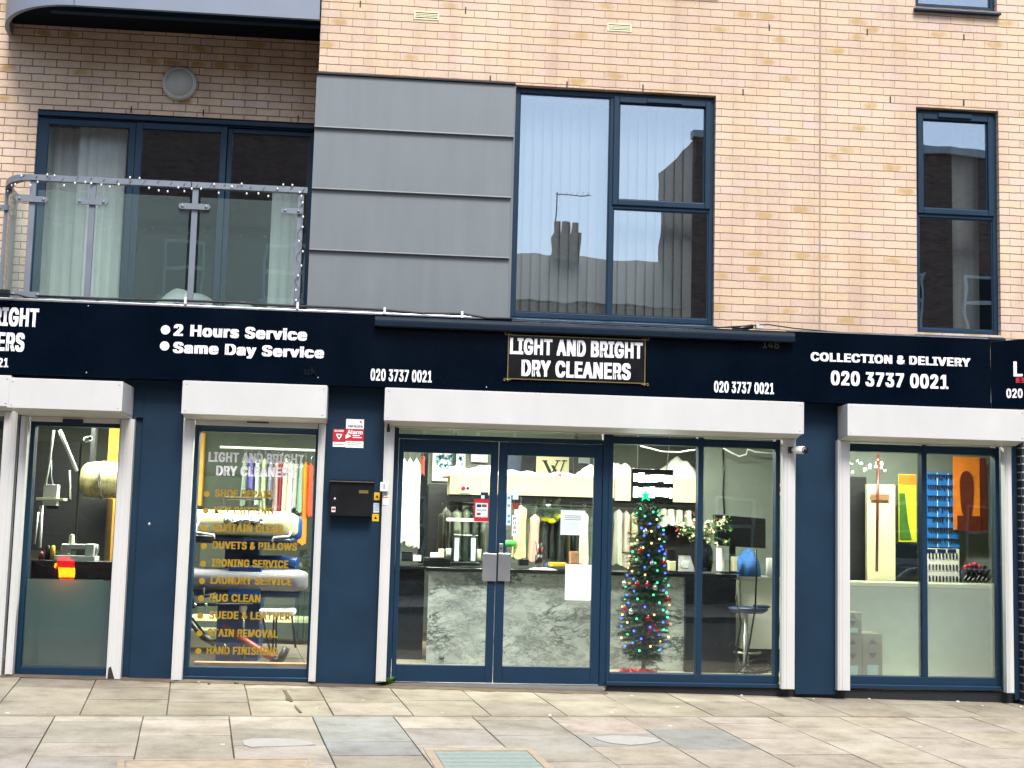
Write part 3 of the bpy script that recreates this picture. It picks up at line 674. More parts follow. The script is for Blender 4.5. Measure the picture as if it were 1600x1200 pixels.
gl = [(posts[1][0]+.05, posts[0][0]-.05), (posts[2][0]+.05, posts[1][0]-.05), (posts[3][0]+.05, posts[2][0]-.05)]
for a, b in gl: MB().box(a, b, BY-.0115, BY-.0035, zg0, zg1).build('glass_panel', 'glass_bal', lb)
for f0, f1 in ((.05, .62), (.70, .93)):
    pts = [arc(f0+(f1-f0)*k/6) for k in range(7)]; mb = MB(); vs = []
    for x, y in pts: vs += [(x, y, zg0), (x, y, zg1), (x-.004, y+.008, zg0), (x-.004, y+.008, zg1)]
    fs = []
    for k in range(6):
        o = 4*k; fs += [(o+4, o, o+1, o+5), (o+2, o+6, o+7, o+3)]
    mb.add(vs, fs, True); mb.build('glass_panel', 'glass_bal', lb)
mb = MB(); pl = [(XL-.004, -.06), (lx, -.06)]+[arc(k/10) for k in range(1, 11)]+[(XL-.004, RY)]
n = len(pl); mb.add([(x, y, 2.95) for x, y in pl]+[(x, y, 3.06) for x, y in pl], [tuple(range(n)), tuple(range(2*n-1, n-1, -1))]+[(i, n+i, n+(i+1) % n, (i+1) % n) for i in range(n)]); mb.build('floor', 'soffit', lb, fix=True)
# fairy lights wound on the handrail and the end post
fl = thing('string_lights', (hp[0][0], BY, hz), 'small white string lights wound along the curved balcony handrail', 'string lights')
rr = random.Random(5); pts = []
full = [Vector((*p, hz)) for p in hp]
def along(s):
    for i in range(len(full)-1):
        L = (full[i+1]-full[i]).length
        if s <= L: return full[i].lerp(full[i+1], s/L)
        s -= L
    return full[-1]
tot = sum((full[i+1]-full[i]).length for i in range(len(full)-1))
N = 120; wire = []
for k in range(N+1):
    p = along(tot*k/N); t = k*2*pi/4.2
    wire.append(p+Vector((0, -.036*sin(t)-.004, .036*cos(t))))
xe = posts[0][0]
wp = [Vector((xe+.03*sin(k*1.3)+.01, BY-.03-.012*cos(k*1.3), hz-.03-k*.045)) for k in range(26)]
MB().tube(wp[::-1]+wire, .0022, 5).build('wire', 'dark', fl)
bulb = MB().ball((0, 0, 0), .0085, 8, 1.4)
bm_ = None
for k in range(52):
    if k < 42:
        p = along(tot*(k+.5+rr.uniform(-.3, .3))/42)+Vector((0, -.034-rr.uniform(0, .01), rr.choice([.03, .0, -.035, -.05, -.06, -.07])+rr.uniform(-.01, .01)))
    else: p = wp[int((k-42)*2.5)]+Vector((rr.uniform(-.04, .03), -.012, 0))
    if bm_ is None: bm_ = bulb.build('bulb', 'paper', fl); bm_.data.transform(Matrix.Translation(wloc(fl))); bm_.location = p-wloc(fl)
    else:
        o = bm_.copy(); C.objects.link(o); o.parent = fl; o.location = p-wloc(fl)
# ================================================================== shop sign
FY = -.18
FB, FT = 2.634, 3.285
XS = U(1548, 585, FY)[0]
sg = thing('shop_sign', (1.2, FY, FB), 'long black gloss fascia sign with white lettering over the whole shop front', 'shop sign')
xs_ = [-6.6, U(75, 525, FY)[0], U(350, 540, FY)[0], U(583, 550, FY)[0]+.36, U(620, 560, FY)[0]+1.3, U(1243, 570, FY)[0]-.33, XS]
for i in range(len(xs_)-1):
    MB().box(xs_[i]+.0006, xs_[i+1]-.0006, FY+(.0015 if i % 2 else 0), FY+.06, FB, FT).build('fascia_panel', 'sign', sg, bev=.002)
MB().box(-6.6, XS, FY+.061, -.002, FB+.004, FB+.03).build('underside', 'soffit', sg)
MB().box(-6.6, XS, FY+.061, -.003, FT-.03, FT-.002).build('top_board', 'sign', sg)
MB().box(-6.6, U(800, 500, FY)[0], FY-.006, FY+.05, FT+.001, FT+.022).build('edge_trim', 'alu', sg, bev=.004)
MB().box(U(1246, 520, FY)[0]-.1, XS-.02, FY-.004, FY+.05, FT+.001, FT+.011).build('edge_trim', 'alu', sg)
# the right hand return turned out towards the street
PANG = radians(20)
def pv(mb):
    mb.v = [(XS+(x-XS)*cos(PANG)+(y-FY)*sin(PANG), FY-(x-XS)*sin(PANG)+(y-FY)*cos(PANG), z) for x, y, z in mb.v]; return mb
sg2 = thing('shop_sign', (XS+.9, FY-.3, FB), 'black sign panel at the right end, angled out towards the street', 'shop sign')
pv(MB().hexa([(XS+.002, FY, FB), (XS+2, FY, FB), (XS+2, FY+.06, FB), (XS+.002, FY+.06, FB)], [(XS+.002, FY, FT-.02), (XS+2, FY, FT+.12), (XS+2, FY+.06, FT+.12), (XS+.002, FY+.06, FT-.02)])).build('fascia_panel', 'sign', sg2, bev=.002)
def rtext(s, m, X0, X1, Z0, H, **k): return text(s, m, sg2, X0, X1, Z0, H, FY, pivot=(XS, FY, PANG), **k)
rtext('020 3737 0021', 'letter', XS+.135, XS+.72, FB+.10, .085, bold=.036)
rtext('L', 'letter', XS+.20, XS+.28, FB+.30, .14, bold=.036); rtext('B', 'red', XS+.22, XS+.31, FB+.24, .05, bold=.036)
# white lettering
ptext('LIGHT AND BRIGHT', 'letter', sg, 796.5, 553.3, 1004, 560.5, 26, FY-.012, bold=.05)
ptext('DRY CLEANERS', 'letter', sg, 814.5, 587, 985, 594, 26, FY-.012, bold=.05)
a, b, _, _ = R4(794, 524, 1007, 598, FY); zlo = (U(794, 592.5, FY)[1]+U(1006, 598, FY)[1])/2; zhi = (U(794, 524, FY)[1]+U(1006, 532, FY)[1])/2
MB().box(a, b, FY-.0115, FY-.001, zlo, zhi).build('name_plate', 'plate', sg)
mb = MB().frame(a-.006, b+.006, zlo-.006, zhi+.006, .008, FY-.018, FY-.002)
for cx, sx in ((a, -1), (b, 1)):
    for cz, sz_ in ((zlo, -1), (zhi, 1)):
        mb.tube([(cx+sx*q, FY-.014, cz+sz_*r) for q, r in ((-.03, .012), (.0, .012), (.035, .0), (.042, .016), (.03, .022), (.024, .014))], .005, 6)
        mb.tube([(cx, FY-.014, cz-sz_*.01), (cx, FY-.014, cz+sz_*.03)], .004, 6)
mb.build('plate_border', 'brass', sg)
ptext('020 3737 0021', 'letter', sg, 578.8, 594, 674.5, 598.3, 18.5, FY, bold=.036)
ptext('020 3737 0021', 'letter', sg, 1115.5, 612, 1209, 617, 18, FY, bold=.036)
ptext('COLLECTION & DELIVERY', 'letter', sg, 1266.6, 564.5, 1516, 572.5, 14, FY, bold=.05)
ptext('020 3737 0021', 'letter', sg, 1298, 602, 1481.5, 607.5, 23, FY, bold=.042)
ptext('148', 'dgold', sg, 1191.5, 543.5, 1217, 544.5, 12, FY, bold=.0)
ptext('2 Hours Service', 'letter', sg, 271, 525.5, 479.5, 531.5, 18, FY, bold=.05)
ptext('Same Day Service', 'letter', sg, 270, 551.5, 506, 559.8, 17, FY, bold=.05)
ptext('uk', 'soffit', sg, 475, 586, 494, 587, 13, FY, bold=.042)
for x, y in ((258.7, 515.4), (257.3, 540.6)):
    X, Z = U(x, y, FY); MB().lathe((X, FY, Z), [(.001, .004), (.041, .004), (.041, 0)], 24, 'y', False).build('bullet', 'letter', sg)
ptext('LIGHT AND BRIGHT', 'letter', sg, -160, 503, 59.7, 511, 28.5, FY, bold=.05)
ptext('DRY CLEANERS', 'letter', sg, -140, 543, 37.5, 549.5, 28.5, FY, bold=.05)
ptext('020 3737 0021', 'letter', sg, -92, 571, 12.8, 573.5, 14, FY, bold=.036)
for x, y in ((138, 478), (135, 582), (497, 590), (760, 605)):
    X, Z = U(x, y, FY); MB().lathe((X, FY, Z), [(.001, .003), (.006, .003), (.006, 0)], 8, 'y').build('screw', 'alu', sg)
# light trough above the sign
ta, tb = U(585, 515, FY-.1)[0], U(1244, 524, FY-.1)[0]; tz = (U(600, 520, FY-.1)[1]+U(1230, 528, FY-.1)[1])/2+.058
tr = thing('sign_light', ((ta+tb)/2, FY, tz), 'long slim dark blue light trough along the top of the sign, over its name plate', 'sign light')
mb = MB(); prof = [(.032*cos(t), .05*sin(t)) for t in [pi*k/10 for k in range(11)]]+[(-.032, -.04), (.032, -.04)]
n = len(prof); vs = [(ta, FY-.045+y, tz+z) for y, z in prof]+[(tb, FY-.045+y, tz+z) for y, z in prof]
mb.add(vs, [tuple(range(n)), tuple(range(2*n-1, n-1, -1))]+[(j, (j+1) % n, n+(j+1) % n, n+j) for j in range(n)]); mb.build('housing', 'trough', tr, fix=True, bev=.003)
mb = MB()
for f in (.13, .38, .62, .87): X = ta+(tb-ta)*f; mb.box(X-.012, X+.012, FY-.03, FY+.02, tz+.03, tz+.056)
mb.build('bracket', 'frame', tr)
mb = MB(); mb.box(ta+.03, tb-.03, FY-.065, FY-.025, tz-.046, tz-.0405); mb.build('diffuser', 'black', tr)
# second trough end on the left
lx1 = U(14, 468, FY-.1)[0]
t2 = thing('sign_light', (lx1-.6, FY, tz+.01), 'end of a dark light trough over the left lettering, at the edge of the view', 'sign light')
MB().tube([(lx1-1.8, FY-.1, FT+.045), (lx1, FY-.1, FT+.045)], .035, 12).build('housing', 'black', t2)
MB().tube([(lx1-.06, FY-.06, FT+.045), (lx1+.05, FY-.02, FT+.05), (lx1+.14, FY+.0, FT+.03), (lx1+.22, FY+.02, FT+.03)], .008, 6).build('lead', 'dark', t2)
# cable with white clips
cb = thing('power_cable', (0, FY, FT), 'black cable with white clips, sagging along the top edge of the sign', 'cable')
pc = []
for x, y in ((60, 463), (150, 466.5), (292, 470), (370, 473), (440, 477.5), (520, 480.5), (601, 484.5), (660, 490), (722, 490.5), (760, 497), (800, 498.5)):
    pc.append(P3(x, y, FY+.0))
MB().tube(pc, .012, 7).build('lead', 'dark', cb)
for x, y in ((290, 469), (465, 477), (601, 485), (722, 491)):
    p = P3(x, y, FY-.012); MB().box(p.x-.011, p.x+.011, p.y-.016, p.y+.016, p.z-.035, p.z+.026).build('clip', 'pvc', cb, bev=.002)
c2 = thing('junction_box', P3(1187, 512, FY+.05), 'small pale junction box with black leads on the sign, right of the big window', 'junction box')
p = P3(1187, 511, FY+.03); MB().box(p.x-.04, p.x+.03, p.y-.03, p.y+.03, p.z-.02, p.z+.02).build('box', 'lampbase', c2, bev=.004)
MB().tube([P3(1144, 514.5, FY+.03), P3(1160, 513, FY+.02), P3(1176, 510, FY+.03)], .022, 8).build('connector', 'black', c2)
MB().tube([P3(1120, 512, FY+.03), P3(1200, 507, FY), P3(1240, 513, FY+.02), P3(1340, 522, FY+.03)], .006, 6).build('lead', 'dark', c2)
# ================================================================== shop front structure
PZT = 2.66
def pier(x0, x1, z0=-.04, name='pier', m='navy', y0=0.): return MB().box(x0, x1, y0, .32, z0, PZT).build(name, m, bl, bev=.004)
pA0, pA1 = X2(212, 600, 190, 1062), X2(287, 650, 266, 1062)
pB0, pB1 = X2(509, 655, 493.5, 1065), X2(601, 661, 587, 1067)
pC0, pC1 = X2(1243, 690, 1243.5, 1077), X2(1308, 683, 1309, 1080)
pD0, pD1 = X2(1580, 700, 1587, 1083), X2(1589, 700, 1594, 1090)
pier(pA0+.07, pA1); pier(pA0, pA0+.068, y0=.03); pier(pB0, pB1); pier(pC0, pC1, -.03); pier(pD0, pD1, -.05)
for X_, a_, b_ in ((pA0+.2, 233, 819),):
    p = P3(a_, b_, 0); MB().lathe((p.x, 0, p.z), [(.001, .006), (.012, .005), (.014, 0)], 12, 'y').build('bolt', 'alu', bl)
bp = thing('brick_pier', (pD1+.4, .2, -.1), 'dark glazed brick pier at the right end of the shop front', 'pier')
MB().box(pD1+.002, pD1+1.6, -.10, .35, -.3, PZT).build('brickwork', 'navybrick', bp)
# bay positions
zX0 = -6.0
zA0, zA1 = U(9, 850, 0)[0]-.02, 0
MB().box(zX0, U(8, 850, 0)[0]-.9, 0, .32, -.04, PZT).build('pier', 'navy', bl)
# dark plinth under the right hand frames
MB().box(X2(950, 1070, 950, 1070), pD1, .045, .3, -.35, .012).build('plinth', 'dark', bl)
MB().box(zX0, X2(618, 1070, 618, 1070), .05, .3, -.2, .006).build('plinth', 'dark', bl)
def shutter(bx0, bx1, zbot, ztop, rails, zrb, label, front=-.28, dirt=None):
    t = thing('roller_shutter', ((bx0+bx1)/2, front, zbot), label, 'roller shutter', 'white roller shutter boxes over the shop windows')
    mb = MB(); prof = [(front, zbot+.0), (front, ztop), (-.004, ztop), (-.004, zbot-.03), (-.09, zbot-.03), (front+.05, zbot)]
    n = len(prof); vs = [(bx0, y, z) for y, z in prof]+[(bx1, y, z) for y, z in prof]
    mb.add(vs, [tuple(range(n)), tuple(range(2*n-1, n-1, -1))]+[(j, n+j, n+(j+1) % n, (j+1) % n) for j in range(n)])
    mb.build('box', 'white', t, bev=.005, fix=True)
    for sx in (bx0+.03, bx1-.03):
        for sz in (zbot+.03, ztop-.03): MB().lathe((sx, front, sz), [(.001, .003), (.006, .003), (.007, 0)], 8, 'y').build('screw', 'alu', t)
    for sx in (bx0, bx1): MB().box(sx-.004, sx+.004, front-.004, -.01, zbot+.004, ztop-.004).build('end_cap', 'white', t)
    MB().box(rails[0][0]-.004, rails[1][1]+.06, -.003, .045, zbot-.01, PZT).build('back_plate', 'navy', t)
    mb = MB(); mb.box(rails[0][1]+.01, rails[1][0]-.01, -.05, -.02, zbot-(.075 if bx1 < -.2 else .04), zbot-.031); mb.build('bottom_bar', 'white', t, bev=.003)
    for (a, b), zb in zip(rails, zrb):
        r = MB().box(a, b, -.075, -.005, zb, zbot-.032); r.box(a+.012, b-.012, -.081, -.0755, zb+.002, zbot-.034)
        w_ = b-a; r.box(a+w_*.34, a+w_*.66, -.0855, -.0815, zb+.003, zbot-.036)
        r.build('guide_rail', 'white', t, bev=.003)
    return t
RYF = -.075
BZ = 2.328; BT = FB-.012
def rl(xa, ya, xb, yb, xc_, yc, xd, yd): return (X2(xa, ya, xb, yb, RYF), X2(xc_, yc, xd, yd, RYF))
railA = [rl(32.5, 645, 8, 1055, 44, 645, 20, 1055), rl(189, 648, 165, 1062, 209, 648, 189.6, 1063)]
railB = [rl(288.8, 649, 266.7, 1062, 304, 649, 284, 1062), rl(498.5, 655, 482, 1065, 509, 655, 493, 1065)]
railC = [rl(601.5, 661, 587, 1065, 617, 661, 603, 1065), rl(1222, 680, 1222.5, 1077, 1242, 680, 1242.5, 1077)]
railD = [rl(1308.5, 683, 1309.5, 1080, 1327, 683, 1329.5, 1080), rl(1568, 693, 1574, 1083, 1579.5, 693, 1585.5, 1083)]
zA = [U(14, 1054, RYF)[1], U(178, 1062, RYF)[1]]; zB = [U(277, 1063, RYF)[1], U(487, 1065, RYF)[1]]
zC = [U(595, 1065, RYF)[1], U(1232, 1077, RYF)[1]]; zD = [U(1320, 1079, RYF)[1], U(1580, 1083, RYF)[1]]
BF = -.28
shutter(X2(15, 590, 11.5, 639, -.5), U(209, 610, 0)[0], U(100, 640, -.5)[1], BT-.05, railA, zA, 'white shutter box and rails round the leftmost full window with a frosted lower part', -.5)
shutter(X2(286.5, 595, 284, 647, BF), X2(510, 601, 510, 655, BF), BZ, BT, railB, zB, 'white shutter box and rails round the window with gold service lettering', BF)
shutter(X2(603, 604, 600, 661, BF), X2(1255.5, 629, 1255, 676, BF), BZ, BT, railC, zC, 'long white shutter box over the glass doors and the christmas tree window', BF)
shutter(X2(1325, 632, 1324.6, 679, BF), X2(1598, 640, 1600, 691, BF)+.02, BZ, BT, railD, zD, 'white shutter box and rails round the right window by the brick pier', BF)
zr = [(U(-160, 850, RYF)[0]-.1, U(-160, 850, RYF)[0]), rl(-8, 645, -30, 1050, 11, 645, -12, 1050)]
zr[1] = (railA[0][0]-.145, railA[0][0]-.03)
shutter(zr[0][0]-.03, railA[0][0]-.08, BZ+.02, BT, zr, [0.0, 0.0], 'white shutter box cut off by the left edge of the view', BF+.1)
MB().box(railA[0][0]-.028, railA[0][0]-.002, .0, .3, -.04, PZT).build('pier', 'navy', bl)
p = P3(178, 1055, RYF-.012); tag(MB().prism([(p.x-.055, p.z-.05), (p.x+.012, p.z-.05), (p.x-.03, p.z+.075), (p.x-.05, p.z+.06)], RYF-.0125, RYF-.0118).build('rust_patch', 'trunk', fix=True), 'dark rusted patch at the foot of the rail beside the far left window', 'rust patch')
# glazed bays: frame, bottom rail, panes
GY = .10
def zat(x, y, Y=GY): return U(x, y, Y)[1]
def bay(x0, x1, z0, ztop, mull, trz, label, film=None, bott=.10, cat='shop window', name='shop_window', fm='frame', ml=.05, stop=.0):
    t = thing(name, ((x0+x1)/2, GY, z0), label, cat)
    mb = MB().frame(x0, x1, z0, ztop, (.04, .04, bott, .05), GY-.05, GY+.06)
    for m_ in mull: mb.box(m_-ml/2, m_+ml/2, GY-.049, GY+.059, z0+bott, ztop-.05)
    xs = [x0+.04]+[q for m_ in mull for q in (m_-ml/2, m_+ml/2)]+[x1-.04]
    cells = [(xs[i], xs[i+1]) for i in range(0, len(xs), 2)]
    for a, b in cells: mb.box(a, b, GY-.048, GY+.058, trz-.035, trz+.035)
    fr = mb.build('frame', fm, t, bev=.004)
    MB().box(x0-.0, x1+.0, GY-.085, GY-.051, z0-.0, z0+.038).build('sub_sill', fm, t, bev=.006)
    for i, (a, b) in enumerate(cells):
        MB().box(a, b, GY-.003, GY+.003, z0+bott, trz-.035).build('pane', 'glass_shop', t)
        MB().box(a, b, GY-.003, GY+.003, trz+.035, ztop-.05).build('fanlight_pane', 'glass_shop', t)
        if film: MB().box(a+.004, b-.004, GY-.0055, GY-.0035, z0+bott+.002, film).build('frosted_film', MT['film' if stop == 0 else 'film2'], t)
    return t
ZH = 2.42
bA = bay(railA[0][1]-.01, railA[1][0]+.01, zat(90, 1060), ZH, [], zat(120, 661)+.0, 'narrow shop window with machinery behind it and a frosted lower half, far left', film=zat(115, 906))
bB = bay(railB[0][1]-.01, railB[1][0]+.01, zat(385, 1063), ZH, [], zat(400, 671), 'shop window with gold bulleted service lettering in front of a blue press', bott=.115)
dX0, dX1 = railC[0][1]-.012, X2(950, 700, 945, 1067, GY)
mC = X2(1094, 690, 1089.5, 1060, GY)
bC = bay(dX1, railC[1][0]+.012, zat(1090, 1072), ZH, [mC], zat(1090, 692), 'two pane shop window with the lit christmas tree, right of the glass doors', bott=.11)
mD = X2(1440, 700, 1444, 1060, GY)
bD = bay(railD[0][1]-.012, railD[1][0]+.012, zat(1450, 1076), ZH, [mD], zat(1450, 703), 'two pane shop window with frosted lower half and blue key board behind', film=zat(1450, 909), stop=1, bott=.11)
bZ_ = bay(zr[0][1], zr[1][0]+.01, .01, ZH, [], 2.2, 'sliver of another shop window at the left edge of the view', film=.9)
# brand plates without words on the shutter lintels
for X_, q in ((bA, (98, 655, 130, 663)), (bB, (386, 653, 420, 661))):
    a, b, c, e = R4(*q, -.055); MB().box(a, b, -.062, -.0505, c, e).build('lintel_plate', 'pressdark', X_)
# door set
dr = thing('shop_door', ((dX0+dX1)/2, GY, 0), 'pair of navy framed glass shop doors with square silver push plates', 'shop door')
dz = .012; dtop = zat(780, 690); tz_ = zat(780, 683)
mb = MB(); fw = .055
mb.box(dX0, dX0+fw, GY-.05, GY+.06, dz, ZH); mb.box(dX1-fw, dX1-.001, GY-.05, GY+.06, dz, ZH)
mb.box(dX0+fw, dX1-fw, GY-.048, GY+.058, dtop, tz_); mb.box(dX0+fw, dX1-fw, GY-.048, GY+.058, ZH-.04, ZH)
mb.build('frame', 'frame', dr, bev=.004)
MB().box(dX0+fw, dX1-fw, GY-.003, GY+.003, tz_, ZH-.04).build('fanlight_pane', 'glass_shop', dr)
MB().box(dX0+.02, dX1-.02, GY-.09, GY+.05, -.03, .0115).build('threshold', 'alu', dr)
mX = X2(777.5, 692, 771.5, 1063, GY)
for (a, b, gx0, gx1, hx) in ((dX0+fw+.003, mX-.003, (629, 621), (766, 758), (754, 775.5)), (mX+.003, dX1-fw-.003, (791.5, 786), (927, 922), (778, 797))):
    g0, g1 = X2(gx0[0], 708, gx0[1], 1039, GY), X2(gx1[0], 708, gx1[1], 1041, GY)
    zb, zt = zat(780, 1040), zat(780, 711)
    lf = MB().frame(a, b, dz+.008, dtop-.004, (g0-a, b-g1, zb-dz-.008, dtop-.004-zt), GY-.04, GY+.015).build('door_leaf', 'frame', dr, bev=.005)
    MB().box(g0-.001, g1+.001, GY-.012, GY-.006, zb-.001, zt+.001).build('pane', 'glass_shop', lf)
    p0, p1, p2, p3 = R4(hx[0], 864.5, hx[1], 908, GY-.05)
    MB().box(p0, p1, GY-.066, GY-.0405, p2, p3).build('push_plate', 'alu', lf, bev=.004)
a, b, c, e = R4(780, 849.5, 786, 864, GY-.05); lk = MB().box(a, b, GY-.052, GY-.0405, c, e).build('lock', 'alu', dr, bev=.002)
MB().lathe(((a+b)/2, GY-.052, (c+e)/2), [(.001, .002), (.009, .002), (.009, 0)], 10, 'y').build('keyhole', 'dark', lk)
# lettering on the gold lettered window
ptext('LIGHT AND BRIGHT', 'letter', bB, 325.5, 722.5, 474.5, 724.5, 15, GY-.004, bold=.045, thick=.002)
ptext('DRY CLEANERS', 'letter', bB, 337.5, 743.5, 460, 745.5, 15, GY-.004, bold=.045, thick=.002)
for i, (s, x0, x1, y) in enumerate((('SHOE REPAIR', 335.4, 425.5, 772), ('KEY CUTTING', 334.5, 427, 798.5), ('CURTAIN CLEAN', 333.5, 442, 826), ('DUVETS & PILLOWS', 332, 464, 853.5), ('IRONING SERVICE', 330.5, 450.5, 881), ('LAUNDRY SERVICE', 329, 456, 908), ('RUG CLEAN', 327.5, 407, 935), ('SUEDE & LEATHER', 326.5, 453.5, 962.5), ('STAIN REMOVAL', 324, 434, 990), ('HAND FINISHING', 322.5, 434, 1017.5))):
    ptext(s, 'gold', bB, x0, y+5, x1, y+5.8, 11.5, GY-.004, bold=.045, thick=.002)
    X, Z = U(322.9-i*1.43, y-.3, GY-.004); MB().lathe((X, GY-.004, Z), [(.001, .002), (.027, .002), (.027, 0)], 18, 'y', False).build('bullet', 'gold', bB)
# ================================================================== small fittings on the front
def plate(name, q, Y, m, label=None, cat=None, thick=.003, parent=None, group=None, bev=0.):
    a, b, c, e = R4(*q, Y); o = MB().box(a, b, Y-thick, Y, c, e).build(name, m, parent, bev=bev)
    return tag(o, label, cat, group) if label else o
# alarm signs
s1 = thing('alarm_sign', P3(554, 699, 0), 'red and white alarm sign on the blue pier above the letter box, the taller one', 'alarm sign')
plate('panel', (540.8, 655, 568.6, 670.2), -.001, 'paper', parent=s1); plate('panel', (539.8, 670.4, 568.2, 689.3), -.001, 'red', parent=s1); plate('panel', (539.6, 689.5, 567.8, 699.6), -.001, 'paper', parent=s1)
ptext('verisure', 'pressdark', s1, 543, 667.5, 566.5, 668.3, 4.5, -.004, bold=.02, thick=.001)
X, Z = U(563.5, 659.8, -.004); MB().add([(X-.012, -.0045, Z+.008), (X+.002, -.0045, Z+.012), (X+.014, -.0045, Z-.012), (X+.004, -.0045, Z-.008)], [(0, 3, 2, 1)]).build('emblem', 'black', s1)
ptext('Alarm', 'letter', s1, 542.5, 678, 566.5, 679, 6.2, -.004, bold=.03, thick=.001)
X, Z = U(544.6, 682, -.004); MB().prism([(X-.025, Z+.018), (X-.005, Z+.02), (X+.025, Z+.002), (X+.005, Z-.006), (X-.028, Z-.022)], -.0045, -.004).build('camera_mark', 'letter', s1, fix=True)
for y_, a_, b_, m_ in ((680.5, 551, 562, 'letter'), (683.5, 551, 565, 'letter'), (692, 542, 565, 'greyletter'), (695, 543, 562, 'greyletter')):
    plate('small_print', (a_, y_-.6, b_, y_+.7), -.004, m_, parent=s1, thick=.0006)
s2 = thing('alarm_sign', P3(530, 698, 0), 'small red guard sign beside the taller alarm sign on the blue pier', 'alarm sign')
plate('panel', (520.2, 670.4, 539.2, 690.5), -.001, 'red', parent=s2); plate('panel', (520, 690.7, 539, 698.2), -.001, 'paper', parent=s2)
ptext('GUARD', 'letter', s2, 522.5, 674.6, 537, 675.2, 3.2, -.004, bold=.03, thick=.001)
X, Z = U(529.8, 681.5, -.004); MB().prism([(X-.028, Z+.02), (X+.028, Z+.02), (X+.022, Z-.0), (X, Z-.032), (X-.022, Z)], -.0046, -.004).build('shield', 'letter', s2, fix=True)
MB().prism([(X-.016, Z+.012), (X+.016, Z+.012), (X, Z-.018)], -.0052, -.0046).build('shield_core', 'red', s2, fix=True)
plate('small_print', (522, 693.6, 537, 695), -.004, 'greyletter', parent=s2, thick=.0006)
# letter box
a, b, c, e = R4(516, 754, 582, 806, -.06)
lb_ = thing('letter_box', ((a+b)/2, 0, c), 'black wall mounted letter box on the blue pier between the windows', 'letter box')
MB().box(a, b, -.115, -.001, c, e).build('box', 'black', lb_, bev=.004)
MB().hexa([(a-.012, -.135, e-.004), (b+.012, -.135, e-.004), (b+.012, -.0015, e+.001), (a-.012, -.0015, e+.001)], [(a-.012, -.135, e+.008), (b+.012, -.135, e+.008), (b+.012, -.0015, e+.03), (a-.012, -.0015, e+.03)]).build('lid', 'black', lb_, bev=.003)
plate('name_slot', (561, 766, 575.5, 771), -.1155, 'brass', parent=lb_)
X, Z = U(523, 779.5, -.115); MB().lathe((X, -.115, Z), [(.001, .006), (.011, .006), (.012, 0)], 14, 'y').build('lock', 'alu', lb_)
q = plate('sticker', (518, 792, 524, 800), -.1155, 'paper', parent=lb_); plate('print', (518.4, 794, 523.6, 797.5), -.119, 'red', parent=q, thick=.0006)
# bell box and stickers
a, b, c, e = R4(594, 753.5, 606.5, 768, -.09)
be = thing('door_bell', ((a+b)/2, -.085, c), 'small white entry box fixed on the shutter rail by the letter box', 'entry box')
MB().box(a, b, -.125, -.087, c, e).build('case', 'pvc', be, bev=.004); MB().box((a+b)/2-.006, (a+b)/2+.006, -.1275, -.1255, c+.02, e-.02).build('sensor', 'greyletter', be)
for i, (q, m_, lab, mark) in enumerate((((584.5, 769.5, 593.5, 781.5), 'yellow', 'yellow warning sticker above a pale sticker beside the letter box', 'black'), ((583.5, 786, 592.5, 801), 'bluepaper', 'pale blue white sticker between two yellow stickers beside the letter box', 'greyletter'), ((581.5, 803, 592, 814.5), 'yellow', 'yellow warning sticker, lowest of the three beside the letter box', 'black'))):
    t = plate('sticker', q, -.001, m_, lab, 'sticker', group='stickers beside the letter box')
    cxp, cyp = (q[0]+q[2])/2, (q[1]+q[3])/2; X, Z = U(cxp, cyp, -.004)
    if mark == 'black': MB().prism([(X-.014, Z-.012), (X+.014, Z-.012), (X, Z+.014)], -.0048, -.0042).build('warning_mark', 'black', t, fix=True)
    else:
        mb = MB()
        for k in range(5): mb.box(X-.018, X+.018, -.0048, -.0042, Z+.03-k*.014, Z+.034-k*.014)
        mb.build('small_print', 'greyletter', t)
t = plate('sticker', (599, 774.5, 607.5, 788.5), -.0865, 'paper', 'white sticker with an orange band on the shutter rail below the entry box', 'sticker', thick=.001)
a, b, c, e = R4(599.3, 776.5, 607.2, 778.3, -.0878); MB().box(a, b, -.0884, -.0878, c, e).build('band', 'orange', t)
# cctv camera
cc = thing('cctv_camera', P3(1236, 704, -.08), 'small white and black security camera on the right rail of the long shutter', 'camera')
p = P3(1243, 703, -.16)
MB().box(p.x-.05, p.x-.012, -.14, -.0875, p.z-.03, p.z+.03).build('mount', 'black', cc, bev=.004)
MB().tube([(p.x-.012, -.12, p.z), (p.x+.03, -.16, p.z), (p.x+.075, -.20, p.z-.003)], [.03, .036, .036], 14).build('body', 'pvc', cc)
MB().lathe((p.x+.072, -.225, p.z-.003), [(.001, .0), (.030, -.002), (.036, -.03)], 16, 'y').build('lens', 'black', cc)
# pull cord toggle below the long shutter, weeds and litter at the foot of the wall
p = P3(607, 668, -.15); tag(MB().tube([p+Vector((0, 0, .05)), p+Vector((0, 0, .01)), p, p-Vector((0, 0, .04))], [.006, .01, .016, .016], 8).build('shutter_toggle', 'black'), 'small black toggle hanging under the left end of the long shutter box', 'toggle')
def weed(px, py, n, r, label, seed):
    rr = random.Random(seed); c = Vector(gpix(px, py, .0)); mb = MB()
    for k in range(n):
        a = rr.uniform(0, 6.28); L = rr.uniform(.4, 1)*r; hgt = rr.uniform(.2, 1)*r; d = Vector((cos(a), sin(a)*.5, 0)); s_ = Vector((-sin(a), cos(a), 0))*L*.28
        tip = c+d*L+Vector((0, 0, hgt)); mid = c+d*L*.5+Vector((0, 0, hgt*.75)); b_ = Vector((0, 0, .002))
        mb.add([c, mid-s_, tip, mid+s_, mid+Vector((0, 0, -.004))], [(0, 1, 2, 3), (0, 4, 1), (0, 3, 4), (4, 2, 1), (4, 3, 2)])
    return tag(mb.build('weed', 'weed'), label, 'weed')
